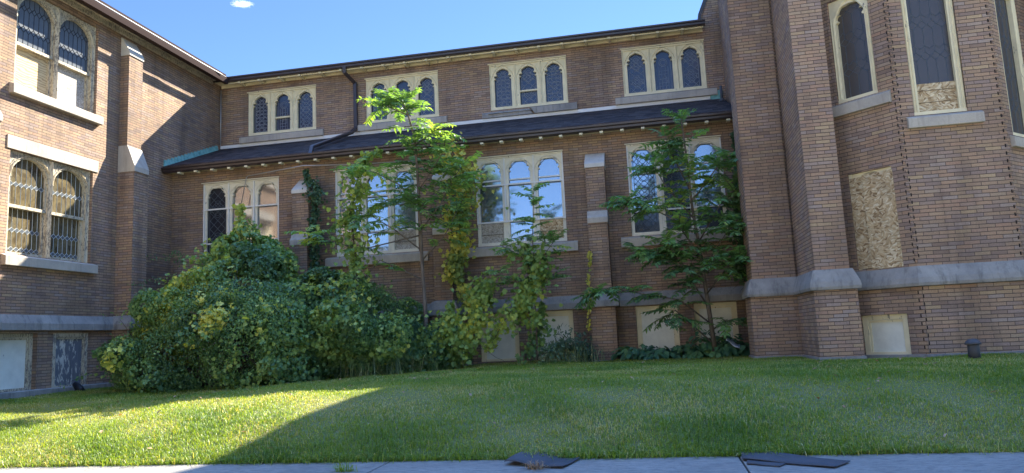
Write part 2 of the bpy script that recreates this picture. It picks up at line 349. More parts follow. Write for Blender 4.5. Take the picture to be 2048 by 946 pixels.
xs = np.concatenate([np.linspace(-30, -12.5, 20), np.arange(-12.2, 8, .2), np.linspace(8.5, 30, 20)]); ys = np.concatenate([np.arange(6.42, 10, .16), np.arange(10, 19, .4), np.linspace(20, 60, 12)])
tag(grid_mesh('lawn', xs, ys, ground, M_SOIL), kind='structure')
M = N('far_ground'); M.col(M.mix(M.noise(M.coord(), .3, 5), (.22, .22, .12), (.30, .27, .19))); mb = MB()
mb.face((-2500, -2500, -.3), (2500, -2500, -.3), (2500, 2500, -.3), (-2500, 2500, -.3)); tag(mb.build('ground', M.m), kind='structure')
M = N('road_concrete'); f = M.noise(M.coord(), 120, 3); M.col(M.ramp(f, [(.3, (.24, .23, .21)), (.7, (.36, .35, .32))])); M.bump(f, .4, .004); mb = MB()
mb.face((-60, -5, -.14), (60, -5, -.14), (60, 3.55, -.14), (-60, 3.55, -.14)); tag(mb.build('road', M.m), kind='structure')
M = N('concrete'); o = M.coord(); a = M.noise(o, 1.4, 6, .7); b = M.noise(o, 70, 3); d = M.noise(M.vec(o, (1, 3, 1)), 9, 5, .75)
c = M.mix(M.ramp(a, [(.35, 0), (.7, 1)]), (.27, .25, .215), (.19, .175, .152)); c = M.mix(M.ramp(d, [(.46, 0), (.62, .75)]), c, (.11, .105, .10))
c = M.mix(.35, c, M.ramp(b, [(.3, .7), (.7, 1.25)]), 'MULTIPLY'); M.col(c); M.bump(M.math('ADD', b, a), .4, .006); M_CONC = M.m
mb = MB(); x = .592 - 3 * 6
while x < 16:
    mb.box((x + .007, 4.55, -.12), (x + 2.993, 6.425, 0.0)); x += 3.0
tag(mb.build('sidewalk', M_CONC, bevel=.006), kind='structure')
mb = MB(); mb.box((-60, 3.55, -.26), (60, 3.72, .0)); mb.box((-60, 3.722, -.26), (60, 4.545, -.02)); tag(mb.build('kerb', M_CONC, bevel=.015), kind='structure')
mb = MB(); mb.face((-40, 4.5, -.06), (40, 4.5, -.06), (40, 6.5, -.06), (-40, 6.5, -.06)); tag(mb.build('soil', M_SOIL), kind='structure')

# ------------------------------------------------------------------ the church
XL, DA, DC = -11.80, 16.31, 18.40
church = thing('church', (-4, 16, .4), 'long brown brick church with arched cream windows, boarded openings and low shingled aisle roof', 'church')
def B(mb, name, mat, parent=None, bevel=0): return mb.build(name, mat, parent or church, bevel)

FA = Fr((0, DA), (1, 0)); FC = Fr((0, DC), (1, 0)); FW = Fr((XL, 0), (0, 1))
BAY = [-9.895, -6.345, -2.85, .665]; HW = 1.035
PIL = [-8.09, -4.59, -1.075]
FACE_A = math.radians(43)
C1 = np.array([3.945, 12.0]); C2 = np.array([5.40, 12.0]); dA = np.array([-math.cos(FACE_A), math.sin(FACE_A)])
F1 = Fr(C1 + dA * 1.3, -dA)          # u = 1.3 - s
F2 = Fr(C1, (1, 0)); F3 = Fr(C2, (math.cos(FACE_A), math.sin(FACE_A)))
def s2u(s): return 1.3 - s

# clerestory and aisle walls
CW = [(b - HW, b + HW, 7.02, 8.28) for b in BAY]
mb = MB(); wall(mb, FC, XL, 2.06, 6.4, 8.75, CW, .3); B(mb, 'clerestory_wall', M_BRICK)
AW = [(b - HW, b + HW, 3.14, 5.22) for b in BAY]
BWn = [(b + s * .62 - .45, b + s * .62 + .45, .52, 1.585) for b in BAY for s in (-1, 1)]
mb = MB(); wall(mb, FA, XL, 2.10, .1, 5.75, AW + BWn, .3); B(mb, 'aisle_wall', M_BRICK)
# wing
WU = (11.53, 13.66, 6.34, 8.36); WL = (11.53, 13.63, 3.03, 5.04)
WB = [(10.6, 12.34, .47, 1.545), (12.72, 13.65, .45, 1.545)]
mb = MB(); wall(mb, FW, 5.0, 18.42, .0, 8.62, [WU, WL] + WB, .32); B(mb, 'wing_wall', M_BRICK)
for a_, b_ in (((-22, 5.0, 0), (XL - .7, 5.2, 8.6)), ((-22, 26, 0), (2.0, 26.2, 8.6)), ((2.2, 25.9, 0), (12, 26.1, 9.0)), ((1.75, 18.8, 0), (2.0, 25.95, 8.65)), ((-11.5, 18.7, -.2), (1.7, 25.9, .05))):  # unseen walls and floor, added to stop sun leaking through from behind
    mb = MB(); mb.box(a_, b_); B(mb, 'sun_block_shell', M_BRICK)

# roofs (slabs)
def slab(mb, a, b, c, d, th=.1):   # top quad a,b (eave) c,d (upper), thickness down
    mb.hexa([(p[0], p[1], p[2] - th) for p in (a, b, c, d)] + [a, b, c, d])
mb = MB(); slab(mb, (XL + .002, 15.92, 5.665), (2.06, 15.92, 5.665), (2.06, 18.39, 6.715), (XL + .002, 18.39, 6.715)); B(mb, 'aisle_roof', M_SHING)
mb = MB(); slab(mb, (XL - .1, 18.0, 8.66), (1.72, 18.0, 8.66), (1.72, 22, 10.0), (XL - .1, 22, 10.0)); slab(mb, (1.72, 26.3, 8.6), (XL - .1, 26.3, 8.6), (XL - .1, 22.0, 9.999), (1.72, 22.0, 9.999)); B(mb, 'clerestory_roof', M_SHING)
mb = MB(); mb.hexa([(XL + .36, 4.6, 8.52), (XL + .36, 18.05, 8.52), (-17, 18.05, 10.4), (-17, 4.6, 10.4), (XL + .42, 4.6, 8.71), (XL + .42, 18.05, 8.71), (-17, 18.05, 10.6), (-17, 4.6, 10.6)])
mb.hexa([(-17.01, 4.6, 10.4), (-17.01, 26, 10.4), (-22.5, 26, 8.5), (-22.5, 4.6, 8.5), (-17.01, 4.6, 10.6), (-17.01, 26, 10.6), (-22.5, 26, 8.7), (-22.5, 4.6, 8.7)])
mb.hexa([(XL - .12, 18.06, 8.68), (XL - .12, 26, 8.68), (-17, 26, 10.4), (-17, 18.06, 10.4), (XL - .12, 18.06, 8.78), (XL - .12, 26, 8.78), (-17, 26, 10.6), (-17, 18.06, 10.6)]); B(mb, 'wing_roof', M_SHING)
# gutters (ogee profile), wood trim, brackets
def gutter(name, path, prof, mat=M_GUTTER):
    mb = MB(); mb.sweep(path, prof); return B(mb, name, mat)
OG = [(.33, 0), (.40, 0), (.425, .03), (.43, .075), (.455, .10), (.46, .135), (.45, .14), (.435, .115), (.33, .115)]
gutter('aisle_gutter', [(XL + .005, DA), (2.05, DA)], [(a - .01, z + 5.49) for a, z in OG])
gutter('clerestory_gutter', [(XL + .46, DC), (1.74, DC)], [(a - .005, z + 8.525) for a, z in OG])
mb = MB(); mb.sweep([(XL, 4.6), (XL, 17.97)], [(.40, 8.455), (.505, 8.45), (.52, 8.55), (.525, 8.60), (.51, 8.605), (.50, 8.54), (.40, 8.50)]); B(mb, 'wing_gutter', M_BROWN)
mb = MB(); mb.sweep([(XL, 4.6), (XL, 17.97)], [(.425, 8.66), (.44, 8.66), (.44, 8.735), (.425, 8.735)]); B(mb, 'roof_fascia', M_BROWN)
mb = MB(); mb.sweep([(XL, 4.6), (XL, 17.97)], [(.441, 8.664), (.447, 8.664), (.447, 8.672), (.441, 8.672)]); B(mb, 'drip_edge', M_WHITE)
mb = MB(); mb.tube([(XL + .47, 12.5, 8.635), (XL + .49, 14.5, 8.625), (XL + .47, 16.6, 8.63), (XL + .55, 17.6, 8.60)], .010, 6); B(mb, 'loose_cable', M_WHITE)
mb = MB(); mb.box((XL + .36, DC - .32, 8.49), (1.70, DC - .30, 8.61)); mb.box((XL, DC - .30, 8.585), (1.70, DC - .002, 8.61)); mb.box((XL + .045, DC - .035, 8.50), (1.70, DC - .004, 8.583)); B(mb, 'clerestory_soffit', M_CREAM)
mb = MB(); mb.box((XL, DA - .33, 5.50), (2.05, DA - .31, 5.575)); mb.box((XL + .003, DA - .31, 5.545), (2.05, DA - .003, 5.57)); B(mb, 'aisle_soffit', M_CREAM)
mb = MB(); mb.box((XL + .003, 4.6, 8.60), (XL + .33, 18.0, 8.64)); mb.box((XL + .004, 4.6, 8.49), (XL + .05, 17.95, 8.598)); B(mb, 'wing_soffit', M_PEEL)
x = XL + .42
while x < 1.95:
    mb = MB(); mb.hexa([(x, DA - .40, 5.447), (x + .075, DA - .40, 5.447), (x + .075, DA - .24, 5.45), (x, DA - .24, 5.45), (x, DA - .40, 5.487), (x + .075, DA - .40, 5.487), (x + .075, DA - .24, 5.54), (x, DA - .24, 5.54)])
    B(mb, 'rafter_tail', M_CREAM); x += .455
x = XL + .75
while x < 1.6:
    mb = MB(); mb.box((x, DC - .365, 8.475), (x + .07, DC - .04, 8.52)); B(mb, 'rafter_tail', M_CREAM); x += .61
mb = MB(); mb.box((XL + .02, DC - .03, 6.715), (1.75, DC - .004, 6.80)); B(mb, 'wall_flashing', M_WHITE)
mb = MB(); mb.box((1.76, DC - .045, 6.70), (2.06, DC - .004, 6.93)); B(mb, 'copper_flashing', M_COPPER)
k = 0; y = 15.95
while y < 18.2:     # stepped copper flashing where the aisle roof meets the wing
    zz = 5.665 + (y - 15.92) * .425; mb = MB()
    mb.hexa([(XL + .004, y, zz + .0), (XL + .03 + .01 * (k % 2), y, zz), (XL + .05, y + .112, zz + .035), (XL + .004, y + .112, zz + .035), (XL + .004, y + .01, zz + .165), (XL + .02, y + .01, zz + .165), (XL + .03, y + .118, zz + .175), (XL + .004, y + .118, zz + .175)])
    B(mb, 'step_flashing', M_COPPER); y += .135; k += 1
# downspout
mb = MB()
def rect_pipe(mb, pts, w=.10, d=.08):
    for a, b in zip(pts[:-1], pts[1:]):
        a, b = Vector(a), Vector(b); t = (b - a).normalized(); s = t.cross(Vector((0, 1, 0)))
        s = Vector((1, 0, 0)) if s.length < .2 else s.normalized(); q = t.cross(s).normalized(); e = t * .02
        mb.hexa([a - e - s * w / 2 - q * d / 2, a - e + s * w / 2 - q * d / 2, a - e + s * w / 2 + q * d / 2, a - e - s * w / 2 + q * d / 2,
                 b + e - s * w / 2 - q * d / 2, b + e + s * w / 2 - q * d / 2, b + e + s * w / 2 + q * d / 2, b + e - s * w / 2 + q * d / 2])
rect_pipe(mb, [(-7.83, DC - .40, 8.54), (-7.83, DC - .38, 8.40), (-7.66, DC - .08, 8.18), (-7.66, DC - .08, 6.93)])
rect_pipe(mb, [(-7.66, DC - .08, 6.90), (-7.70, DC - .30, 6.72), (-7.83, DA - .28, 5.82), (-7.83, DA - .38, 5.62)]); B(mb, 'downspout', M_GUTTER, bevel=.012)
mb = MB(); mb.tube([(1.97, 17.85, 6.40), (1.965, 17.85, 6.86)], .035, 10); mb.lathe([(.075, 0), (.07, .03), (.04, .08)], (1.97, 17.85, 6.47), 12); B(mb, 'roof_vent_pipe', M_DARK)
mb = MB(); mb.tube([(-9.84, DA - .05, 4.62), (-9.70, DA - .06, 5.27), (-9.66, DA - .06, 5.31), (-8.0, DA - .45, 5.33), (-7.0, DA - .04, 5.36), (-5.1, DA - .04, 5.29)], .011, 6); B(mb, 'conduit', M_GALV)
mb = MB(); mb.tube([(XL + .02, DC - .02, 6.8), (XL + .02, DC - .02, 8.45)], .016, 6); B(mb, 'corner_conduit', M_GALV)

# water table and plinth stone
lp = []
for c in PIL: lp += [(c - .265, DA), (c - .265, DA - .58), (c + .265, DA - .58), (c + .265, DA)]
wing_path = [(XL, 5.0), (XL, 10.43), (XL + .45, 10.43), (XL + .45, 10.93), (XL, 10.93), (XL, 14.35), (XL + .45, 14.35), (XL + .45, 14.86), (XL, 14.86), (XL, DA)]
mb = MB(); WT = [(.001, 1.60), (.085, 1.60), (.085, 1.73), (.001, 1.90), (-.10, 1.94)]
mb.sweep(wing_path + lp + [(2.1, DA)], WT); B(mb, 'water_table', M_STONE_W, bevel=.006)
mb = MB(); PL = [(.001, -.1), (.05, -.1), (.05, .455), (.001, .475)]
mb.sweep(wing_path + lp + [(2.1, DA)], PL); B(mb, 'plinth', M_STONE_W)

# pilasters
def pilaster(F, u0, u1, d3, d2, d1, z_cap1, z_cap2, zcap1b, zcap2b):
    mb = MB(); e = .055
    mb.lbox(F, u0 - e, u1 + e, 0, 1.78, -.02, d3); mb.lbox(F, u0, u1, 1.78, z_cap2, -.02, d2); mb.lbox(F, u0 + .004, u1 - .004, z_cap2, z_cap1, -.02, d1)
    o = B(mb, 'pilaster', M_BRICK)
    def stone(prof):      # (depth, z) profile carried across the pilaster's width
        m_ = MB(); n_ = len(prof); vs = [F.p(u0 - .012, z, d) for d, z in prof] + [F.p(u1 + .012, z, d) for d, z in prof]
        m_.add(vs, [tuple(range(n_)), tuple(range(2 * n_ - 1, n_ - 1, -1))] + [(i, i + n_, (i + 1) % n_ + n_, (i + 1) % n_) for i in range(n_)]); return m_
    stone([(0, z_cap1), (d1 + .02, z_cap1), (d1 + .02, z_cap1 + .09), (.02, zcap1b), (0, zcap1b)]).build('cap_stone', M_CAP, o, .006)
    mb = stone([(0, z_cap2), (d2 + .02, z_cap2), (d2 + .02, z_cap2 + .12), (d1 + .06, zcap2b - .10), (d1 + .014, zcap2b), (0, zcap2b)])
    mb.build('shoulder_stone', M_STONE, o, .006); return o
for c in PIL: pilaster(FA, c - .21, c + .21, .58, .50, .40, 4.68, 3.42, 5.08, 3.70)
pilaster(FW, 14.38, 14.85, .45, .42, .22, 7.97, 5.18, 8.42, 5.80)
pilaster(FW, 10.46, 10.90, .45, .42, .22, 7.97, 5.35, 8.42, 5.80)
mb = MB(); mb.lbox(FW, 11.44, 13.76, 5.042, 5.30, -.1, .022); B(mb, 'lintel', M_STONE, bevel=.004)

# ---- windows
def arch_pts(cx, a, zs, zt, kind='trefoil'):
    h = zt - zs; R = []
    def arc(c, r, t0, t1, n): return [(c[0] + r * math.cos(math.radians(t0 + (t1 - t0) * i / n)), c[1] + r * math.sin(math.radians(t0 + (t1 - t0) * i / n))) for i in range(n + 1)]
    if kind == 'trefoil':        # cusps with little round eyes below a pointed head
        R += [(a, zs), (a * .80, zs + .06 * h)]
        R += arc((a * .86, zs + .22 * h), .155 * a, -100, 130, 8)
        R += [(a * .66, zs + .36 * h)]
        R += arc((a * .40, zs + .56 * h), .36 * a, -25, 62, 6)
        R += [(a * .30, zs + .92 * h), (0, zt)]
    elif kind == 'cusped':       # big shallow cusped arch
        R += [(a, zs), (a * .86, zs + .05 * h)] + arc((a * .78, zs + .30 * h), .20 * a, -70, 80, 6) + [(a * .70, zs + .48 * h)] + arc((a * .40, zs + .58 * h), .42 * a, -5, 75, 7) + [(a * .16, zs + .97 * h), (0, zt)]
    else:                        # round
        R += [(a, zs), (a * .93, zs + .02 * h)] + [(a * .97 * math.cos(t), zs + h * math.sin(t)) for t in np.linspace(.06, math.pi / 2, 12)]
    R = [(max(0, x), z) for x, z in R]
    Lh = [(-x, z) for x, z in R[:-1]]
    return [(cx + x, z) for x, z in Lh] + [(cx + x, z) for x, z in R[::-1]]      # left foot -> apex -> right foot
def hood(mb, F, cx, a, zs, zt, d, w=.022, pr=.02, roundh=False):
    pts = []
    for i in range(17):
        t = -1 + 2 * i / 16; x = a * t
        z = zs + (zt - zs) * ((1 - abs(t) ** 2) ** .5 if roundh else (1 - abs(t) ** 1.7) ** .72); pts.append((cx + x, z))
    mb.ribbon(F, pts, w, d, d + pr)
def pattern(kind, u0, u1, z0, z1):
    W, Hh = u1 - u0, z1 - z0; P = []
    def circ(cx, cz, r, n=18): P.append([(cx + r * math.cos(2 * math.pi * i / n), cz + r * math.sin(2 * math.pi * i / n)) for i in range(n + 1)])
    m = .045
    P.append([(u0 + m, z0 + m), (u1 - m, z0 + m), (u1 - m, z1), ]); P.append([(u0 + m, z0 + m), (u0 + m, z1)])
    c = (u0 + u1) / 2; a = W / 2 - m
    if kind == 'net':
        r = a * .55; nz = int(Hh / (r * 1.0)) + 1
        for j in range(nz):
            for i in (-1, 0, 1):
                cz = z0 + m + r * (j + .5); cx = c + i * a * .66
                if cz + r < z1 + .05: circ(cx, cz, r * .62, 10)
        for j in range(-4, 12):
            q = z0 + j * .19; A, Bq = (u0 + m, q), (u1 - m, q + 2 * a)
            P.append([A, Bq]); P.append([(u1 - m, q), (u0 + m, q + 2 * a)])
    elif kind == 'quatre':
        for cz in (z0 + .30 * Hh, z0 + .74 * Hh):
            circ(c, cz, a * .72); circ(c, cz, a * .22, 10)
            for s in (-1, 1): circ(c + s * a * .62, cz, a * .36, 10); circ(c, cz + s * a * .62, a * .36, 10)
        for q in np.arange(z0 - .4, z1, .21):
            P.append([(u0 + m, q), (u1 - m, q + 2 * a)]); P.append([(u1 - m, q), (u0 + m, q + 2 * a)])
    elif kind == 'figure':
        circ(c, z0 + .72 * Hh, a * .55); circ(c, z0 + .72 * Hh, a * .36, 12)
        for s in (-.62, -.25, .25, .62): P.append([(c + s * a, z0 + .05), (c + s * a, z0 + .62 * Hh)])
        for q in (.12, .2, .3, .42, .5): P.append([(c - a * .7, z0 + q * Hh), (c + a * .5, z0 + q * Hh + .01)])
        P.append([(c - .3 * a, z0 + .2 * Hh), (c + .2 * a, z0 + .45 * Hh), (c + .5 * a, z0 + .2 * Hh)])
    elif kind == 'lozenge':
        for q in np.arange(z0 - .6, z1, .13):
            P.append([(u0 + m, q), (c, q + a * 1.1), (u1 - m, q)]); P.append([(u0 + m, q + .06), (c, q - a * 1.1 + .06), (u1 - m, q + .06)])
        for q in np.arange(z0 + .2, z1, .36): circ(c, q, a * .5, 12)
    out = []
    for p in P:   # clip
        cur = []
        fine = []
        for A, Bq in zip(p[:-1], p[1:]):
            n = max(1, int(math.hypot(Bq[0] - A[0], Bq[1] - A[1]) / .03)); fine += [(A[0] + (Bq[0] - A[0]) * i / n, A[1] + (Bq[1] - A[1]) * i / n) for i in range(n)]
        fine.append(p[-1])
        for q in fine:
            if u0 <= q[0] <= u1 and z0 <= q[1] <= z1: cur.append(q)
            else:
                if len(cur) > 1: out.append(cur)
                cur = []
        if len(cur) > 1: out.append(cur)
    return out
def lattice_mesh(F, polys, w, d, mat, win, nm='lead_lattice'):
    mb = MB()
    for p in polys: mb.ribbon(F, p, w, d, d + .006)
    return mb.build(nm, mat, win)
def pane(F, u0, u1, z0, z1, d, mat, win, nm='glass_pane'):
    mb = MB(); mb.lbox(F, u0, u1, z0, z1, d - .008, d); return mb.build(nm, mat, win)
def sill(F, u0, u1, z0, z1, win, mat=None, out=.09):
    mb = MB(); mb.hexa([F.p(u0, z0, out), F.p(u1, z0, out), F.p(u1, z0, -.02), F.p(u0, z0, -.02), F.p(u0, z1 - .045, out), F.p(u1, z1 - .045, out), F.p(u1, z1, -.02), F.p(u0, z1, -.02)])
    return mb.build('sill', mat or M_STONE, win, .008)

def clerestory_window(F, b, kinds, rail=(), broken=False):
    u0, u1, z0, z1 = b - HW, b + HW, 7.02, 8.28; mb = MB(); d = -.035; n = 3; st = .112
    cw = (u1 - u0 - .02) / n
    for i in range(n):
        a0 = u0 + .01 + cw * i; cx = a0 + cw / 2; a = cw / 2 - st; zs = 7.87; zt = 8.165
        inner = arch_pts(cx, a, zs, zt)
        mb.prism(F, [(a0, z0 + .08), (cx - a, z0 + .08)] + inner + [(cx + a, z0 + .08), (a0 + cw, z0 + .08), (a0 + cw, z1 - .045), (a0, z1 - .045)][::1], d - .07, d)
        hood(mb, F, cx, cw / 2 - .035, zs + .0, zt + .07, d)
        mb.ribbon(F, [(cx, zt), (cx, zt + .10)], .02, d, d + .018)
    for i in range(n + 1): mb.ribbon(F, [(u0 + .01 + cw * i, z0 + .06), (u0 + .01 + cw * i, z1 - .05)], .075, d, d + .03)
    mb.lbox(F, u0 + .002, u1 - .002, z1 - .045, z1 - .002, d - .07, d + .03); mb.lbox(F, u0 + .002, u1 - .002, z0 + .003, z0 + .08, d - .07, d + .02); mb.lbox(F, u0 - .03, u1 + .01, z1 + .001, z1 + .022, -.03, .03)
    win = B(mb, 'window', M_CREAM)
    for i in range(n):
        a0 = u0 + .01 + cw * i
        pane(F, a0 + .05, a0 + cw - .05, z0 + .05, z1 - .07, d - .085, M_GLASSU, win)
        lattice_mesh(F, pattern(kinds[i], a0 + st, a0 + cw - st, z0 + .085, 8.15), .013, d - .084, M_LEAD, win)
        if i in rail:
            m2 = MB(); m2.lbox(F, a0 + st, a0 + cw - st, 7.47, 7.51, d - .075, d - .02); m2.build('sash_rail', M_CREAM, win)
    if not broken: sill(F, b - 1.265, b + 1.265, 6.805, 7.018, win)
    else:
        mb = MB(); mb.hexa([F.p(b + .15, 6.805, .09), F.p(b + 1.265, 6.805, .09), F.p(b + 1.265, 6.805, -.02), F.p(b + .15, 6.805, -.02), F.p(b + .05, 6.97, .09), F.p(b + 1.265, 6.985, .09), F.p(b + 1.265, 7.018, -.02), F.p(b + .0, 7.018, -.02)])
        mb.hexa([F.p(b - 1.265, 6.81, .06), F.p(b + .1, 6.81, .07), F.p(b + .1, 6.81, -.02), F.p(b - 1.265, 6.81, -.02), F.p(b - 1.265, 6.92, .05), F.p(b - .0, 6.90, .06), F.p(b - .0, 7.0, -.02), F.p(b - 1.265, 7.0, -.02)])
        for q in range(9):
            uu = b - 1.1 + q * .135; hh = random.uniform(.03, .10)
            mb.hexa([F.p(uu, 6.91, .10 - q * .004), F.p(uu + .13, 6.90, .10), F.p(uu + .13, 6.90, .0), F.p(uu, 6.91, .0), F.p(uu, 6.91 + hh * .5, .07), F.p(uu + .13, 6.90 + hh * .6, .06), F.p(uu + .13, 6.90 + hh, .0), F.p(uu, 6.91 + hh, .0)])
        o = mb.build('sill', M_STONE_W, win, .006); o['label'] = 'crumbling broken stone sill'
    return win
clerestory_window(FC, BAY[0], ('net', 'figure', 'lozenge'), rail=(1,))
clerestory_window(FC, BAY[1], ('lozenge', 'figure', 'quatre'))
clerestory_window(FC, BAY[2], ('net', 'quatre', 'net'), rail=(1,), broken=True)
clerestory_window(FC, BAY[3], ('quatre', 'figure', 'quatre'))

def aisle_window(F, b, mats, low, lat=(), rail=True):
    u0, u1, z0, z1 = b - HW, b + HW, 3.14, 5.22; mb = MB(); d = -.05; n = 3; cw = (u1 - u0) / n
    for i in range(n):
        a0 = u0 + cw * i; cx = a0 + cw / 2; a = cw / 2 - .095; zs = 4.86; zt = 5.10
        mb.prism(F, [(a0 + .002, 4.56), (cx - a, 4.56)] + arch_pts(cx, a, zs, zt, 'cusped') + [(cx + a, 4.56), (a0 + cw - .002, 4.56), (a0 + cw - .002, z1 - .03), (a0 + .002, z1 - .03)], d - .06, d)
        hood(mb, F, cx, cw / 2 - .03, zs + .03, zt + .07, d, .024, .018)
        hood(mb, F, cx, cw / 2 - .07, zs + .0, zt + .03, d, .02, .012)
        for (s0, s1) in ((a0 + .002, a0 + .075), (a0 + cw - .075, a0 + cw - .002)):
            mb.lbox(F, s0, s1, 3.70, 4.56, d - .06, d - .012); mb.lbox(F, s0, s1, z0 + .07, 3.70, d - .06, d - .012)
        mb.lbox(F, a0 + .002, a0 + cw - .002, z0 + .002, z0 + .075, d - .06, d + .01)
    mb.lbox(F, u0 + .002, u1 - .002, z1 - .03, z1 - .002, d - .06, d + .03)
    mb.lbox(F, u0 - .03, u1 + .01, z1 + .001, z1 + .02, -.03, .03)
    win = B(mb, 'window', M_IVORY)
    mb = MB()
    for i in range(n + 1):
        uu = min(max(u0 + cw * i, u0 + .018), u1 - .018); mb.lbox(F, uu - .016, uu + .016, 3.66, z1 - .032, d - .01, d + .034)
    for z in (4.535, 3.67): mb.lbox(F, u0 + .003, u1 - .003, z, z + .034, d - .012, d + .028)
    mb.build('storm_frame', M_WHITE, win)
    for i in range(n):
        a0 = u0 + cw * i
        pane(F, a0 + .04, a0 + cw - .04, 3.68, z1 - .05, d - .065, mats[i], win)
        if i in lat: lattice_mesh(F, pattern(lat[i], a0 + .08, a0 + cw - .08, 3.2, 5.05), .012, d - .064, M_LEADD, win)
        if rail and mats[i] is M_STORM:
            m2 = MB(); m2.lbox(F, a0 + .085, a0 + cw - .085, 4.655, 4.685, d - .058, d - .02); m2.build('sash_rail', M_WHITE, win)
        nm = 'board' if low[i] in (M_OSB, M_OSBG, M_OSBD) else 'glass_pane'
        o = pane(F, a0 + .05, a0 + cw - .05, z0 + .05, 3.675, d - .045 - .02, low[i], win, nm)
        if nm == 'board':
            m2 = MB(); m2.lbox(F, a0 + .076, a0 + cw - .076, 3.40, 3.412, d - .05, d - .040); m2.build('batten', M_TWIG, win)
    sill(F, b - 1.28, b + 1.28, 2.895, 3.135, win); return win
aisle_window(FA, BAY[0], (M_GLASSD, M_STORM2, M_STORM2), (M_GLASSD, M_STORM2, M_OSBG), {0: 'quatre'})
aisle_window(FA, BAY[1], (M_STORM,) * 3, (M_OSB, M_STORM2, M_OSBG))
aisle_window(FA, BAY[2], (M_STORM,) * 3, (M_OSBG, M_STORM, M_OSB))
aisle_window(FA, BAY[3], (M_STORM, M_GLASSD, M_STORM), (M_GLASSD, M_GLASSD, M_GLASSD), {1: 'quatre', 0: 'lozenge'})

def basement_window(F, u0, u1, z0, z1, mat, rec=.12, frame=None, label=None, hatch=True):
    mb = MB(); t = .085; d = -rec + .04
    for a, b_, c, e in ((u0 + .002, u0 + t, z0 + .002, z1 - .002), (u1 - t, u1 - .002, z0 + .002, z1 - .002), (u0 + t, u1 - t, z1 - t * .9, z1 - .002), (u0 + t, u1 - t, z0 + .002, z0 + .05)): mb.lbox(F, a, b_, c, e, d - .12, d)
    for a, b_, c, e in ((u0 + t, u0 + t + .03, z0 + .05, z1 - t), (u1 - t - .03, u1 - t, z0 + .05, z1 - t), (u0 + t + .03, u1 - t - .03, z1 - t - .035, z1 - t)): mb.lbox(F, a, b_, c, e, d - .12, d - .025)
    win = B(mb, 'basement_window', frame or M_CREAM)
    o = pane(F, u0 + t - .04, u1 - t + .04, z0 + .01, z1 - t + .05, d - .045, mat, win, 'board')
    if label: o['label'] = label
    return win
for i, (a, b_, c, e) in enumerate(BWn): basement_window(FA, a, b_, c, e, M_PALE)
basement_window(FW, *WB[0], M_PALE, .14, M_PEEL)
basement_window(FW, *WB[1], M_GREYPEEL, .05, M_PEEL, 'board with most of its cream paint peeled to grey')

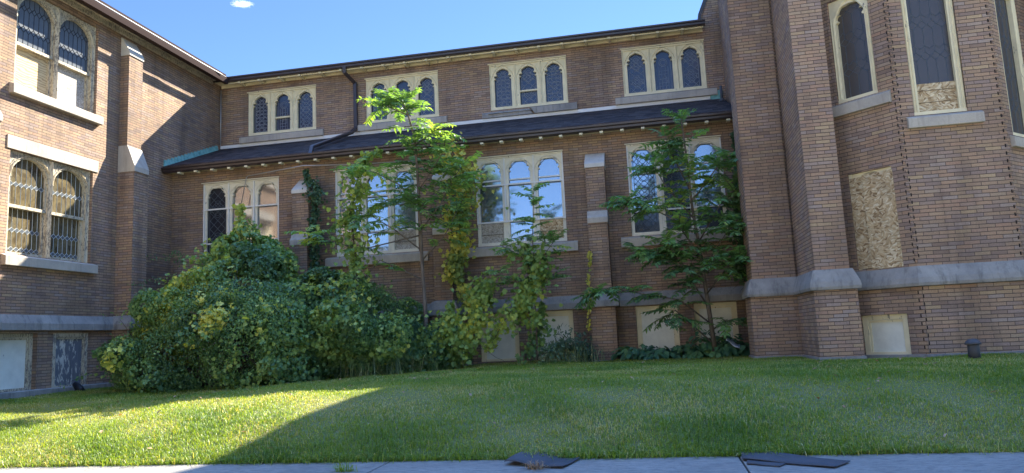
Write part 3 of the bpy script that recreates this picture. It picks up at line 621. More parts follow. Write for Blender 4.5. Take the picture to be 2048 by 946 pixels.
# wing windows: two lights under round heads, sashes with leaded glass
def hexlat(u0, u1, z0, z1, rows, p, dh):
    n = max(2, round((u1 - u0) / p)); p = (u1 - u0) / n; xs_ = [u0 + p * (i + .5) for i in range(n)]; out = []; zz = [z0] + list(rows) + [z1]
    for r in rows:
        out.append([q for i, x in enumerate(xs_) for q in ((x - p / 2, r), (x, r + dh))] + [(u1, r)]); out.append([q for i, x in enumerate(xs_) for q in ((x - p / 2, r), (x, r - dh))] + [(u1, r)])
    for a, b_ in zip(zz[:-1], zz[1:]):
        lo = a + (dh if a in rows else 0); hi = b_ - (dh if b_ in rows else 0)
        if hi > lo: out += [[(x, lo), (x, hi)] for x in xs_]
    return out
def wing_window(F, u0, u1, z0, z1, rail_z, upper, label=None):
    mb = MB(); d = -.07; c = (u0 + u1) / 2; mull = .10; jamb = .09
    cells = [(u0 + .002, c - .001), (c + .001, u1 - .002)]; win = None
    for a0, a1 in cells:
        cx = (a0 + jamb + a1 - mull / 2) / 2 if a0 < c - .5 else (a0 + mull / 2 + a1 - jamb) / 2
        a = (a1 - a0 - jamb - mull / 2) / 2; zs = z1 - .50; zt = z1 - .09
        mb.prism(F, [(a0, z0 + .002), (cx - a, z0 + .002)] + arch_pts(cx, a, zs, zt, 'round') + [(cx + a, z0 + .002), (a1, z0 + .002), (a1, z1 - .002), (a0, z1 - .002)], d - .10, d)
        hood(mb, F, cx, a + .035, zs, zt + .035, d, .03, .03, True); hood(mb, F, cx, a + .075, zs, zt + .075, d, .02, .015, True)
        mb.ribbon(F, [(a0 + .02, z0), (a0 + .02, z1)], .03, d, d + .02); mb.ribbon(F, [(a1 - .02, z0), (a1 - .02, z1)], .03, d, d + .02)
    mb.ribbon(F, [(c, z0 + .01), (c, z1 - .02)], .09, d, d + .05)
    win = B(mb, 'window', M_PEEL)
    for k_, (a0, a1) in enumerate(cells):
        l0 = a0 + (jamb if k_ == 0 else mull / 2); l1 = a1 - (mull / 2 if k_ == 0 else jamb)
        sash = MB()
        for (e0, e1, g0, g1, dd) in ((l0, l1, rail_z - .03, rail_z + .03, -.035), (l0, l0 + .035, rail_z + .03, z1 - .1, -.045), (l1 - .035, l1, rail_z + .03, z1 - .1, -.045),
                                    (l0, l0 + .04, z0 + .07, rail_z - .03, -.085), (l1 - .04, l1, z0 + .07, rail_z - .03, -.085), (l0, l1, z0 + .003, z0 + .07, -.075)):
            sash.lbox(F, e0, e1, g0, g1, d - .16, d + dd)
        sash.build('sash', M_PEEL, win)
        if upper:
            pane(F, l0 + .03, l1 - .03, rail_z, z1 - .05, d - .08, M_BLUEG, win)
            lattice_mesh(F, hexlat(l0 + .035, l1 - .035, rail_z + .03, z1 - .05, [rail_z + .36, rail_z + .80], .125, .065), .016, d - .079, M_LEADK, win)
            pane(F, l0 + .03, l1 - .03, z0 + .05, rail_z, d - .13, M_PLY if k_ == 0 else M_OSBG, win, 'board')
        else:
            pane(F, l0 + .03, l1 - .03, rail_z, z1 - .05, d - .085, M_AMBER, win); pane(F, l0 + .03, l1 - .03, z0 + .05, rail_z, d - .135, M_AMBER, win)
            lattice_mesh(F, hexlat(l0 + .035, l1 - .035, rail_z + .03, z1 - .05, [rail_z + .44], .115, .05), .013, d - .084, M_LEADP, win)
            lattice_mesh(F, hexlat(l0 + .04, l1 - .04, z0 + .07, rail_z - .03, [z0 + .13, z0 + .50], .115, .05), .013, d - .134, M_LEADP, win)
            n_ = max(2, round((l1 - l0 - .07) / .115)); p_ = (l1 - l0 - .07) / n_
            for r_, dg in ((rail_z + .44, .084), (z0 + .13, .134), (z0 + .50, .134)):
                gem = MB()
                for i in range(n_):
                    x_ = l0 + .035 + p_ * (i + .5); gem.prism(F, [(x_ - p_ * .42, r_), (x_, r_ - .042), (x_ + p_ * .42, r_), (x_, r_ + .042)], d - dg, d - dg + .003)
                gem.build('glass_lozenges', M_BLUEG, win)
    sill(F, u0 - .1, u1 + .11, z0 - .225, z0 - .003, win, M_STONE, .11); return win
wing_window(FW, *WU, 7.22, True)
wing_window(FW, *WL, 3.98, False)

# ---- tower at the right: buttresses and polygonal bay
TOP = 9.3
up = [(1.76, 14.45), (1.76, 13.7), (2.50, 13.7), (2.50, 13.76), (2.545, 13.76), (2.545, 12.3), (3.06, 12.3), (3.06, float(C1[1] + dA[1] * ((C1[0] - 3.06) / -dA[0])))]
def offs(path, o):
    mb_ = MB(); mb_.sweep(path, [(o, 0), (o, 1)], False); return [mb_.v[2 * i][:2] for i in range(len(path))]
mb = MB(); mb.sweep(up, [(0, 1.7), (0, TOP)], False); lowp = offs(up, .065)
mb.sweep(lowp, [(0, .2), (0, 1.62)], False); mb.box((1.80, 14.45, 0.2), (2.2, 14.5, TOP)); mb.face(*[(p[0], p[1], TOP) for p in up], (2.6, 14.45, TOP)); B(mb, 'tower_buttress', M_BRICK)
w1 = (s2u(.96), s2u(.28), 4.64, 6.42); o1 = (s2u(.93), s2u(.215), 1.86, 3.43); b1 = (s2u(.975), s2u(.24), .50, 1.13)
w2 = (.22, .98, 4.155, 6.9); u3 = (.22, .98, 3.75, 6.5)
mb = MB(); wall(mb, F1, -.1, 1.3, .2, TOP, [w1, o1, b1], .25); wall(mb, F2, 0, 1.455, .2, TOP, [w2], .25); wall(mb, F3, 0, 1.6, .2, TOP, [u3], .25)
mb.face(*(F1.p(-.1, TOP)[:2] + (TOP,), F1.p(1.3, TOP), F2.p(1.455, TOP), F3.p(1.6, TOP), (6.6, 16, TOP), (2.2, 16, TOP))); bay = B(mb, 'apse_wall', M_BRICK)
# toothed brick corners: alternate courses run past the angle
M = N('notch_shade'); M.col((.012, .010, .009)); M_NOTCH_SHADE = M.m  # near-black boxes paint the shade of the pockets between brick ends
for (Fa, ua, Fb) in ((F1, 1.3, F2), (F2, 1.455, F3)):
    for (za, zb, k) in ((.526, 1.53, 0), (1.90, TOP - .1, 1)):
        mb = MB(); mbd = MB(); z = za
        while z < zb:
            if k % 2 == 0: mb.lbox(Fa, ua - .11, ua + .022, z + .004, z + .0545, -.05, .003); mbd.lbox(Fb, .004, .042, z + .004, z + .0545, -.01, .0042)
            else: mb.lbox(Fb, -.022, .11, z + .004, z + .0545, -.05, .003); mbd.lbox(Fa, ua - .042, ua - .004, z + .004, z + .0545, -.01, .0042)
            z += .0584; k += 1
        mb.build('toothed_corner', M_BRICK, bay); mbd.build('corner_notch_shade', M_NOTCH_SHADE, bay)
M = M_STONE_W
ap = [tuple(F1.p(-.05, 0)[:2]), tuple(C1), tuple(C2), tuple(F3.p(1.6, 0)[:2])]
mb = MB(); WT2 = [(.0, 1.545), (.085, 1.555), (.095, 1.60), (.08, 1.68), (.035, 1.80), (.004, 1.875), (-.06, 1.88)]
mb.sweep(up[:-1] + [(3.06, up[-1][1] + .02)], [(o + .03, z) for o, z in WT2]); mb.sweep(ap, [(o - .012, z - .025) for o, z in WT2]); B(mb, 'tower_water_table', M_STONE_W)
mb = MB(); mb.sweep(lowp, [(0, .1), (.025, .1), (.025, .508), (0, .512)]); mb.sweep(ap, [(0, .1), (.03, .1), (.03, .505), (0, .51)]); B(mb, 'tower_plinth', M_STONE_W)
# transept behind, gable rising steeply from the end of the nave gutter
mb = MB(); mb.box((2.12, 14.46, .2), (9.5, 18.29, 9.2)); mb.box((6.5, 12.5, .2), (9.5, 14.45, 9.2)); B(mb, 'transept_wall', M_BRICK)
mb = MB(); gy0, gy1 = 18.31, 18.75
g = [(1.70, 6.6), (9.5, 6.6), (9.5, 9.0), (5.2, 12.5), (3.25, 12.5), (1.70, 8.95)]
mb.add([(x, DC - .012, z) for x, z in g] + [(x, 19.0, z) for x, z in g], [tuple(range(6)), tuple(range(11, 5, -1))] + [(i, i + 6, (i + 1) % 6 + 6, (i + 1) % 6) for i in range(6)]); B(mb, 'gable_wall', M_BRICK)
mb = MB()
cp = [(1.60, 8.66), (1.66, 8.66), (1.705, 8.952), (3.26, 12.52), (5.2, 12.52), (5.2, 12.64), (3.19, 12.64), (1.625, 8.97)]
mb.add([(x, DC - .06, z) for x, z in cp] + [(x, 19.05, z) for x, z in cp], [tuple(range(8)), tuple(range(15, 7, -1))] + [(i, i + 8, (i + 1) % 8 + 8, (i + 1) % 8) for i in range(8)]); B(mb, 'gable_coping', M_DARK)
# bay windows
def bay_window(F, u0, u1, z0, z1, sz0, boards=False):
    mb = MB(); d = -.04; cx = (u0 + u1) / 2; a = (u1 - u0) / 2 - .095
    mb.prism(F, [(u0 + .002, z0 + .06), (cx - a, z0 + .06)] + arch_pts(cx, a, z1 - .40, z1 - .12, 'cusped') + [(cx + a, z0 + .06), (u1 - .002, z0 + .06), (u1 - .002, z1 - .002), (u0 + .002, z1 - .002)], d - .07, d)
    hood(mb, F, cx, a + .04, z1 - .42, z1 - .06, d, .03, .022); mb.lbox(F, u0 + .002, u1 - .002, z0 + .002, z0 + .06, d - .07, d + .012)
    for e in (u0 + .018, u0 + .06, u1 - .018, u1 - .06): mb.ribbon(F, [(e, z0 + .06), (e, z1 - .3)], .03, d, d + .022)
    win = B(mb, 'window', M_CREAM); zb = z0 + .06
    if boards:
        pane(F, u0 + .06, u1 - .06, z0 + .03, z0 + .52, d - .05, M_OSB, win, 'board'); zb = z0 + .52
        m2 = MB(); m2.lbox(F, u0 + .1, u1 - .1, z0 + .21, z0 + .218, d - .052, d - .046); m2.lbox(F, u0 + .1, u1 - .1, z0 + .40, z0 + .408, d - .052, d - .046); m2.build('board_joint', M_TWIG, win)
    pane(F, u0 + .06, u1 - .06, zb, z1 - .06, d - .075, M_GLASSA, win)
    zz_ = [[(u0 + .1, zb + .45 + i * .52 + .12), ] + [(u0 + .1 + j * (u1 - u0 - .2) / 8, zb + .45 + i * .52 + .12 + (.06 if j % 2 else 0)) for j in range(1, 9)] for i in range(int((z1 - zb - .6) / .52) + 1)]
    lattice_mesh(F, hexlat(u0 + .1, u1 - .1, zb, z1 - .06, list(np.arange(zb + .45, z1 - .2, .52)), .15, .07) + zz_, .010, d - .074, M_LEADD, win)
    sill(F, u0 - .12, u1 + (.19 if F is F2 else .20), sz0, z0 - .003, win, M_STONE, .07); return win
bay_window(F1, *w1, 4.42); bay_window(F2, *w2, 3.95, True); bay_window(F3, *u3, 3.55)
basement_window(F1, *b1, M_PALE, .09)
mb = MB(); cx = (o1[0] + o1[1]) / 2; a0, a1, z0, z1 = o1
mb.lbox(F1, a0 + .002, a0 + .06, z0, z1 - .002, -.13, -.03); mb.lbox(F1, a1 - .06, a1 - .002, z0, z1 - .002, -.13, -.03); mb.lbox(F1, a0 + .06, a1 - .06, z1 - .12, z1 - .002, -.13, -.05)
hood(mb, F1, cx, .30, z1 - .2, z1 - .03, -.05, .03, .03); hood(mb, F1, cx, .25, z1 - .2, z1 - .06, -.05, .02, .02); bw = B(mb, 'boarded_window', M_CREAM)
mb = MB(); um = a0 + (a1 - a0) * .33; mb.lbox(F1, a0 + .006, um, z0 + .012, z1 - .07, -.045, -.026); mb.lbox(F1, um + .003, a1 + .012, z0 - .012, z1 - .055, -.024, .006); mb.build('board', M_OSB, bw)

# ------------------------------------------------------------------ foliage
T_GRAPE = (np.array([(0, 0, 0), (.25, -.12, .05), (.52, .16, .12), (.37, .36, .06), (.50, .62, .08), (.22, .68, .03), (0, 1, -.12), (-.25, -.12, .05), (-.52, .16, .12), (-.37, .36, .06), (-.50, .62, .08), (-.22, .68, .03)]), [(0, 1, 2, 3, 4, 5, 6), (0, 6, 11, 10, 9, 8, 7)])
T_OVAL = (np.array([(0, 0, 0), (.27, .28, .07), (.22, .66, .05), (0, 1, -.08), (-.27, .28, .07), (-.22, .66, .05)]), [(0, 1, 2, 3), (0, 3, 5, 4)])
T_LEAFLET = (np.array([(0, 0, 0), (.16, .22, .03), (.125, .6, .02), (0, 1, -.06), (-.16, .22, .03), (-.125, .6, .02)]), [(0, 1, 2, 3), (0, 3, 5, 4)])
T_BLADE = (np.array([(-.5, 0, 0), (.5, 0, 0), (.36, .55, .0), (-.36, .55, .0), (0, 1, 0)]), [(0, 1, 2, 3), (3, 2, 4)])
def norm(a): return a / np.maximum(1e-9, np.linalg.norm(a, axis=-1, keepdims=True))
def raw_mesh(name, co, fi, ltot, tint, mat, parent=None):
    me = bpy.data.meshes.new(name); me.vertices.add(len(co)); me.vertices.foreach_set('co', co.astype(np.float32).ravel())
    me.loops.add(len(fi)); me.loops.foreach_set('vertex_index', fi.astype(np.int32)); me.polygons.add(len(ltot))
    st = np.concatenate([[0], np.cumsum(ltot)[:-1]]).astype(np.int32); me.polygons.foreach_set('loop_start', st); me.polygons.foreach_set('loop_total', ltot.astype(np.int32))
    at_ = me.attributes.new('tint', 'FLOAT', 'POINT'); at_.data.foreach_set('value', tint.astype(np.float32))
    me.update(calc_edges=True); me.materials.append(mat); o = bpy.data.objects.new(name, me); link(o, parent)
    if parent is not None: o.matrix_parent_inverse = parent_inv(parent)
    return o
def leaves(name, P, Nn, size, tint, tmpl, mat, parent=None, T=None, wid=1.0):
    P = np.asarray(P, float); n = len(P); Nn = norm(np.asarray(Nn, float)); size = np.broadcast_to(size, (n,)).astype(float); tint = np.broadcast_to(tint, (n,))
    if T is None: T = rng.normal(0, .55, (n, 3)) + np.array([0, 0, -.8])
    T = T - Nn * (T * Nn).sum(1, keepdims=True); T = norm(T); Bv = np.cross(Nn, T); tv, tf = tmpl
    curl = rng.uniform(.3, 1.8, n)
    co = P[:, None] + size[:, None, None] * (tv[None, :, 0:1] * wid * Bv[:, None] + tv[None, :, 1:2] * T[:, None] + (tv[None, :, 2:3] * curl[:, None, None]) * Nn[:, None])
    k = len(tv); fl = np.concatenate([np.array(f) for f in tf]); lt = np.array([len(f) for f in tf])
    fi = (np.arange(n)[:, None] * k + fl[None]).ravel(); ltot = np.tile(lt, n)
    return raw_mesh(name, co.reshape(-1, 3), fi, ltot, np.repeat(tint, k), mat, parent)
def lump(D, seed):
    r = np.random.default_rng(seed); s = np.zeros(len(D))
    for f in (2.2, 4.5, 8.5):
        for _ in range(3):
            v = norm(r.normal(size=3)) * f; s += np.sin(D @ v + r.uniform(0, 6)) * .30 / f
    return s
def blobs(spec, dens, shell=.20, seed=1, zmin=None):
    Ps, Ns = [], []
    for j, (c, r) in enumerate(spec):
        c, r = np.array(c, float), np.array(r, float); area = 4 * math.pi * ((r[0] * r[1]) ** 1.6 / 3 + (r[0] * r[2]) ** 1.6 / 3 + (r[1] * r[2]) ** 1.6 / 3) ** (1 / 1.6)
        n = int(area * dens); D = norm(rng.normal(size=(n, 3))); s = 1 + 1.0 * lump(D, seed + j) - np.abs(rng.normal(0, shell, n)) * .8
        # a few sprays poke out
        s = s + (rng.random(n) < .05) * rng.uniform(0, .18, n)
        P = c + D * r * s[:, None]; Nn = norm(D / r)
        keep = ~((lump(P * 2.6, seed + 61) * 2.2 + rng.normal(0, .08, n) < -.30) & (s > .80))
        for i, (c2, r2) in enumerate(spec):
            if i != j: keep &= (((P - np.array(c2)) / np.array(r2)) ** 2).sum(1) > .55
        keep &= P[:, 2] > ground(P[:, 0], P[:, 1]) + .02
        keep &= (P[:, 1] < DA - .03) & (P[:, 0] > XL + .04)
        Ps.append(P[keep]); Ns.append(Nn[keep])
    return np.concatenate(Ps), np.concatenate(Ns)
def clump_tint(P, base, amp, seed=3, f=1.6):
    return np.clip(base + amp * lump(P * f * .6, seed) * 3 + rng.normal(0, .13, len(P)), 0, 1)
def branch_tubes(mb, pts, r0, r1, n=6):
    pts = [np.array(p, float) for p in pts]; k = len(pts); mb.tube(pts, [r0 + (r1 - r0) * i / (k - 1) for i in range(k)], n)
def wander(a, b, n, amp, sag=0):
    a, b = np.array(a, float), np.array(b, float); out = []; off = np.zeros(3)
    for i in range(n + 1):
        t = i / n; off = off * .7 + rng.normal(0, amp, 3); q = a + (b - a) * t + off * math.sin(math.pi * min(1, t * 1.2 + .05)) * (1 if 0 < i < n else 0); q[2] -= sag * math.sin(math.pi * t); out.append(q)
    return out

# --- the big shrub mounds at the left
def shrub(name, spec, dens, label, yellow, seed, mat=L_SHRUB, size=(.045, .085), tm=T_GRAPE):
    c = spec[0][0]; o = thing(name, (c[0], c[1], float(ground(c[0], c[1]))), label, 'shrub'); rs = np.random.default_rng(seed + 100); core = list(spec)
    for cc, rr in core:
        for _ in range(int(9 + 9 * rr[0])):
            d = norm(rs.normal(size=3) + np.array([0, -.35, .35])); k_ = rs.uniform(.16, .42)
            spec = spec + [(tuple(np.array(cc) + d * np.array(rr) * rs.uniform(.86, 1.04)), (k_ * rs.uniform(.8, 1.5), k_, k_ * rs.uniform(.7, 1.2)))]
    P, Nn = blobs(spec, dens, seed=seed); n = len(P)
    Nn = norm(Nn + rng.normal(0, .75, (n, 3)) + np.array([0, -.15, .3])); ti = clump_tint(P, .42, .30, seed, 2.2) + np.clip(-(P[:, 0] + 8.6) * .09, -.08, .14); ti = np.clip(ti, 0, .93)
    for (cx, cy, cz, rr, k) in yellow:
        dd = np.linalg.norm((P - np.array([cx, cy, cz])), axis=1); m = (dd < rr * rng.uniform(.3, 1.1, n)) & (rng.random(n) < k); ti[m] = rng.uniform(.86, 1, m.sum())
    SP, SN = [], []; sh = MB()
    for _ in range(70):     # arching shoots that break the outline
        cc, rr = core[rs.integers(0, len(core))]; d = norm(rs.normal(size=3) * np.array([1, .8, .7]) + np.array([0, -.3, .75])); b0 = np.array(cc) + d * np.array(rr) * .9; Ls = rs.uniform(.25, .75)
        h_ = norm(np.array([d[0], d[1] - .2, 0]) + 1e-6); pts = [b0 + d * Ls * t * .8 + h_ * Ls * .6 * t * t - np.array([0, 0, .55 * Ls * t * t]) for t in np.linspace(0, 1, 7)]
        if pts[-1][1] > DA - .1 or pts[-1][0] < XL + .1 or pts[-1][2] < .5: continue
        sh.tube(pts, [.006 - .0007 * i for i in range(7)], 4)
        for p in pts[1:]:
            for _ in range(5): SP.append(p + rs.normal(0, .045, 3)); SN.append(rs.normal(0, .6, 3) + np.array([0, -.4, .7]))
    ti = np.concatenate([ti, rs.uniform(.3, .9, len(SP))]); P = np.concatenate([P, SP]); Nn = np.concatenate([Nn, SN]); n = len(P)
    pm = (lump(P * .9, seed + 7) * 3 + rng.normal(0, .35, n)) > .12; pm |= ti > .86
    leaves('foliage', P[~pm], Nn[~pm], rng.uniform(.034, .062, (~pm).sum()), ti[~pm] * .85, T_OVAL, mat, o)
    leaves('vine_leaves', P[pm], Nn[pm], rng.uniform(*size, pm.sum()) * np.where(rng.random(pm.sum()) < .15, 1.35, 1), np.where(ti[pm] > .86, ti[pm], np.clip(ti[pm] + .1, 0, .85)), tm, mat, o); sh.build('shoots', M_TWIG, o)
    mb = MB()
    for (cc, rr) in core:
        for _ in range(16):
            d = norm(rng.normal(size=3) + np.array([0, 0, .7])); e = np.array(cc) + d * np.array(rr) * rng.uniform(.85, 1.12)
            e[1] = min(e[1], DA - .05); e[0] = max(e[0], XL + .05)
            s = np.array(cc) * np.array([1, 1, 0]) + rng.normal(0, .25, 3) * np.array([1, .5, 0]); s[2] = float(ground(s[0], s[1]))
            if e[2] > s[2] + .2: branch_tubes(mb, wander(s, e, 6, .05), .016, .004, 5)
    mb.build('stems', M_TWIG, o); return o
def yl(px, py, Y, r, k): q = at(px, py, Y); return (q[0], q[1], q[2], r, k)
shrub('overgrown_shrub', [((-9.0, 13.6, 1.30), (1.60, 1.40, 1.20)), ((-8.75, 14.3, 2.25), (1.15, 1.15, 1.08)), ((-8.7, 14.5, 2.72), (.55, .6, .55)), ((-9.75, 13.1, .72), (.85, .9, .72)), ((-7.6, 13.4, 1.2), (1.25, 1.35, 1.1))], 1050,
      'tallest rounded leafy green shrub with yellowing grape leaves beside the left wing', [yl(345, 545, 13, .28, .8), yl(400, 590, 12.2, .2, .5), yl(415, 640, 12.1, .30, .75), yl(440, 620, 12.1, .25, .6), yl(455, 585, 12.6, .2, .5), yl(372, 660, 12.1, .15, .6), yl(470, 470, 14.2, .5, .35), yl(380, 700, 12.1, .2, .5), yl(520, 660, 12.2, .12, .6)], 5)
shrub('overgrown_shrub', [((-6.5, 14.1, 1.2), (1.25, 1.35, 1.15)), ((-5.85, 14.8, 1.12), (.85, 1.1, .9)), ((-6.9, 14.5, 1.72), (.85, .9, .66)), ((-5.0, 15.2, .85), (.6, .75, .6))], 1050,
      'lower spreading dark green shrub right of the tall rounded one, below the second window', [yl(640, 560, 13.6, .25, .3), yl(690, 590, 13.6, .3, .35), yl(670, 650, 13.1, .15, .4)], 25, size=(.042, .08))
# vine shoot rising from the mound in front of the first window
def vine(name, path, wid, n, label, mat, size, tint, tmpl=T_GRAPE, cat='vine', face=(0, -1, .25), stem=.012, extra=None, clip_y=DA - .03, cluster=None):
    path = [np.array(p, float) for p in path]; o = thing(name, tuple(path[0]), label, cat)
    seg = np.array([np.linalg.norm(b - a) for a, b in zip(path[:-1], path[1:])]); cum = np.concatenate([[0], np.cumsum(seg)]); t = rng.uniform(0, cum[-1], n)
    W = np.interp(t, cum, wid); P = np.stack([np.interp(t, cum, [p[i] for p in path]) for i in range(3)], 1)
    rg = np.random.default_rng(n + 17); ph = rg.uniform(0, 6, 4); W = W * np.clip(.75 + .45 * np.sin(t * 5.1 + ph[0]) + .4 * np.sin(t * 11.3 + ph[1]) + .25 * np.sin(t * 23 + ph[2]), .15, 1.7)
    P = P + np.stack([np.sin(t * 4.3 + ph[3]) * W * .45, 0 * t, 0 * t], 1)
    P += rng.normal(0, 1, (n, 3)) * W[:, None] * np.array([.55, .42, .5]); P[:, 1] = np.minimum(P[:, 1], clip_y - rng.uniform(0, .05, n))
    P[:, 2] = np.maximum(P[:, 2], ground(P[:, 0], P[:, 1]) + .03)
    Nn = norm(np.array(face) + rng.normal(0, .55, (n, 3))); ti = clump_tint(P, tint[0], tint[1], int(abs(path[0][0] * 100)) + 3, 3.5)
    leaves('foliage', P, Nn, rng.uniform(*size, n), ti, tmpl, mat, o)
    mb = MB(); branch_tubes(mb, [p + rng.normal(0, .02, 3) for p in path], stem, stem * .5, 6)
    for _ in range(10):
        i = rng.integers(0, len(path)); e = path[i] + rng.normal(0, wid[i] * 1.0, 3); e[1] = min(e[1], clip_y); branch_tubes(mb, wander(path[i], e, 4, .02), stem * .45, .002, 4)
    mb.build('stem', M_TWIG, o); return o
vine('grape_vine', [at(485, 500, 14.6), at(478, 460, 14.7), at(485, 425, 14.75), at(480, 408, 14.8)], [.28, .22, .15, .05], 150, 'yellow green vine shoot climbing above the tall shrub against the first window', L_VINE, (.07, .12), (.62, .2))
vine('ivy_vine', [at(632, 560, 15.95), at(625, 500, 15.9), at(632, 430, 15.85), at(625, 380, 15.85), at(612, 340, 16.0)], [.15, .13, .15, .13, .06], 1200, 'dark ivy clinging to the shaded side of the left pilaster', L_IVY, (.05, .085), (.45, .2), stem=.015)
vine('grape_vine', [at(710, 640, 13.8), at(715, 560, 14.2), at(705, 480, 14.5), at(700, 420, 14.6), at(712, 360, 14.7), at(730, 320, 14.8), at(760, 300, 14.9)], [.42, .42, .40, .34, .28, .22, .1], 1150, 'tall yellow green vine covered sapling in front of the second window', L_VINE, (.06, .11), (.45, .25), stem=.022)
vine('grape_vine', [at(940, 610, 15.5), at(912, 540, 15.6), at(915, 460, 15.65), at(930, 400, 15.65), at(925, 340, 15.7), at(905, 305, 15.75)], [.24, .17, .24, .36, .38, .24], 3000, 'dense gold and green autumn vine hanging over the middle pilaster left of the third window', L_YELLOW, (.055, .105), (.52, .42), stem=.03)
vine('grape_vine', [at(1178, 660, 15.55), at(1180, 620, 15.6), at(1176, 560, 15.65), at(1180, 500, 15.7)], [.05, .05, .03, .02], 70, 'thin yellowing vine on the left edge of the pilaster with pale stone caps', L_YELLOW, (.05, .09), (.6, .3), stem=.008)
vine('ivy_vine', [at(1490, 560, 14.6), at(1484, 480, 14.9), at(1478, 400, 15.2), at(1476, 330, 15.4), at(1470, 265, 15.6)], [.16, .22, .20, .13, .06], 900, 'dark vine filling the corner beside the brick buttress', L_IVY, (.06, .10), (.5, .3), stem=.015)
vine('grape_vine', [at(815, 738, 14.4), at(845, 700, 14.5), at(890, 650, 14.6), at(905, 610, 14.7)], [.26, .34, .30, .16], 950, 'broad leaved green vine climbing from the ground around the tallest sapling', L_VINE, (.055, .105), (.34, .28), stem=.013)
vine('grape_vine', [at(925, 715, 14.6), at(940, 660, 14.7), at(955, 600, 14.8), at(985, 560, 14.9)], [.26, .32, .30, .22], 1050, 'broad leaved bright vine mounded at the foot of the gold autumn vine', L_VINE, (.06, .115), (.42, .32), stem=.013)
vine('grape_vine', [at(975, 700, 14.7), at(1005, 650, 14.7), at(1040, 600, 14.8), at(1080, 550, 14.9)], [.20, .26, .30, .24], 480, 'loose green vine trailing in front of the pale basement door below the third window', L_VINE, (.055, .11), (.42, .28), stem=.012)
vine('weed_patch', [at(750, 725, 14.2), at(800, 720, 14.3), at(860, 715, 14.6), at(925, 715, 15)], [.3, .3, .32, .25], 1500, 'dark weedy undergrowth at the foot of the middle vine', L_SHRUB, (.05, .09), (.25, .15), cat='weeds')
vine('weed_patch', [at(1085, 710, 15.2), at(1130, 690, 15.3), at(1165, 690, 15.4), at(1180, 715, 15.4)], [.25, .30, .30, .15], 1300, 'bushy dark narrow leaved weeds left of the pilaster with pale stone caps', L_WEED, (.07, .13), (.3, .25), T_LEAFLET, cat='weeds', face=(0, -.6, .8))
vine('weed_patch', [at(1060, 715, 15.1), at(1075, 660, 15.2), at(1085, 610, 15.3)], [.2, .16, .1], 300, 'upright leafy weeds below the right end of the third window', L_SHRUB, (.06, .1), (.45, .2), cat='weeds')

# --- trees of heaven: fronds of paired leaflets
def frond(base, d, L, n, out, droop=.5, sc=1):
    d = norm(np.array(d, float)); side = norm(np.cross(d, np.array([0, 0, 1.]))); p = np.array(base, float); cur = d.copy(); step = L / (n + 1); rach = [p.copy()]
    for i in range(n):
        cur = norm(cur + np.array([0, 0, -droop / n])); p = p + cur * step; rach.append(p.copy())
        upn = norm(np.cross(side, cur)); ls = sc * L * .285 * (1 - .45 * abs(i / n - .45)) * random.uniform(.8, 1.1)
        for s in (-1, 1):
            T = side * s * .85 + cur * .45 + np.array([0, 0, -.30]) + rng.normal(0, .08, 3); out.append((p, upn + side * s * .25 + rng.normal(0, .22, 3), T, ls))
    out.append((p, norm(np.cross(side, cur)), cur, L * .2)); return rach
def heaven_tree(label, trunk, branches, seed, fr=(.45, .75), tint=.45, mat=L_TREE, name='sapling_tree', r0=.05, dens=1.9, topfr=14):
    o = thing(name, tuple(trunk[0]), label, 'tree'); mbt = MB(); mbs = MB(); out = []
    branch_tubes(mbt, trunk, r0, r0 * .25, 8)
    allb = [(trunk, topfr)] + branches
    for bi, (pts, nf) in enumerate(allb):
        pts = [np.array(p, float) for p in pts]
        if bi: branch_tubes(mbt, pts, r0 * .35, .006, 6)
        k = len(pts)
        for j in range(int(nf * dens)):
            t = 1 - (rng.random() ** 1.4) * (.55 if bi == 0 else .8); x = t * (k - 1); i = min(int(x), k - 2); b = pts[i] + (pts[i + 1] - pts[i]) * (x - i)
            ang = j * 2.4 + rng.uniform(-.4, .4); ax = norm(pts[i + 1] - pts[i]); q = norm(np.array([math.cos(ang), math.sin(ang) * .8 - .1, .0]) + .35 * ax + np.array([0, 0, rng.uniform(-.1, .45) + (.35 if t > .93 else 0)]))
            L = rng.uniform(*fr) * (1.0 if t < .95 else .8)
            e = b + q * L
            if e[1] > DA - .06: q[1] = -abs(q[1])
            rach = frond(b, q, L, rng.integers(10, 15), out, rng.uniform(.4, 1.0)); mbs.tube(rach, [.004] * len(rach), 4, False)
    P = np.array([a[0] for a in out]); Nn = np.array([a[1] for a in out]); T = np.array([a[2] for a in out]); S = np.array([a[3] for a in out])
    m = P[:, 1] < DA - .02; P, Nn, T, S = P[m], Nn[m], T[m], S[m]
    mbt.build('trunk', M_BARK, o); mbs.build('leaf_stalks', M_TWIG, o); leaves('crown', P, Nn, S, clump_tint(P, tint, .3, seed, 3), T_LEAFLET, mat, o, T)
    return o
tk = [at(848, 735, 14.7), at(852, 640, 14.7), at(845, 540, 14.7), at(840, 440, 14.65), at(835, 350, 14.55), at(830, 280, 14.3), at(815, 225, 14.1), at(800, 195, 14.0)]
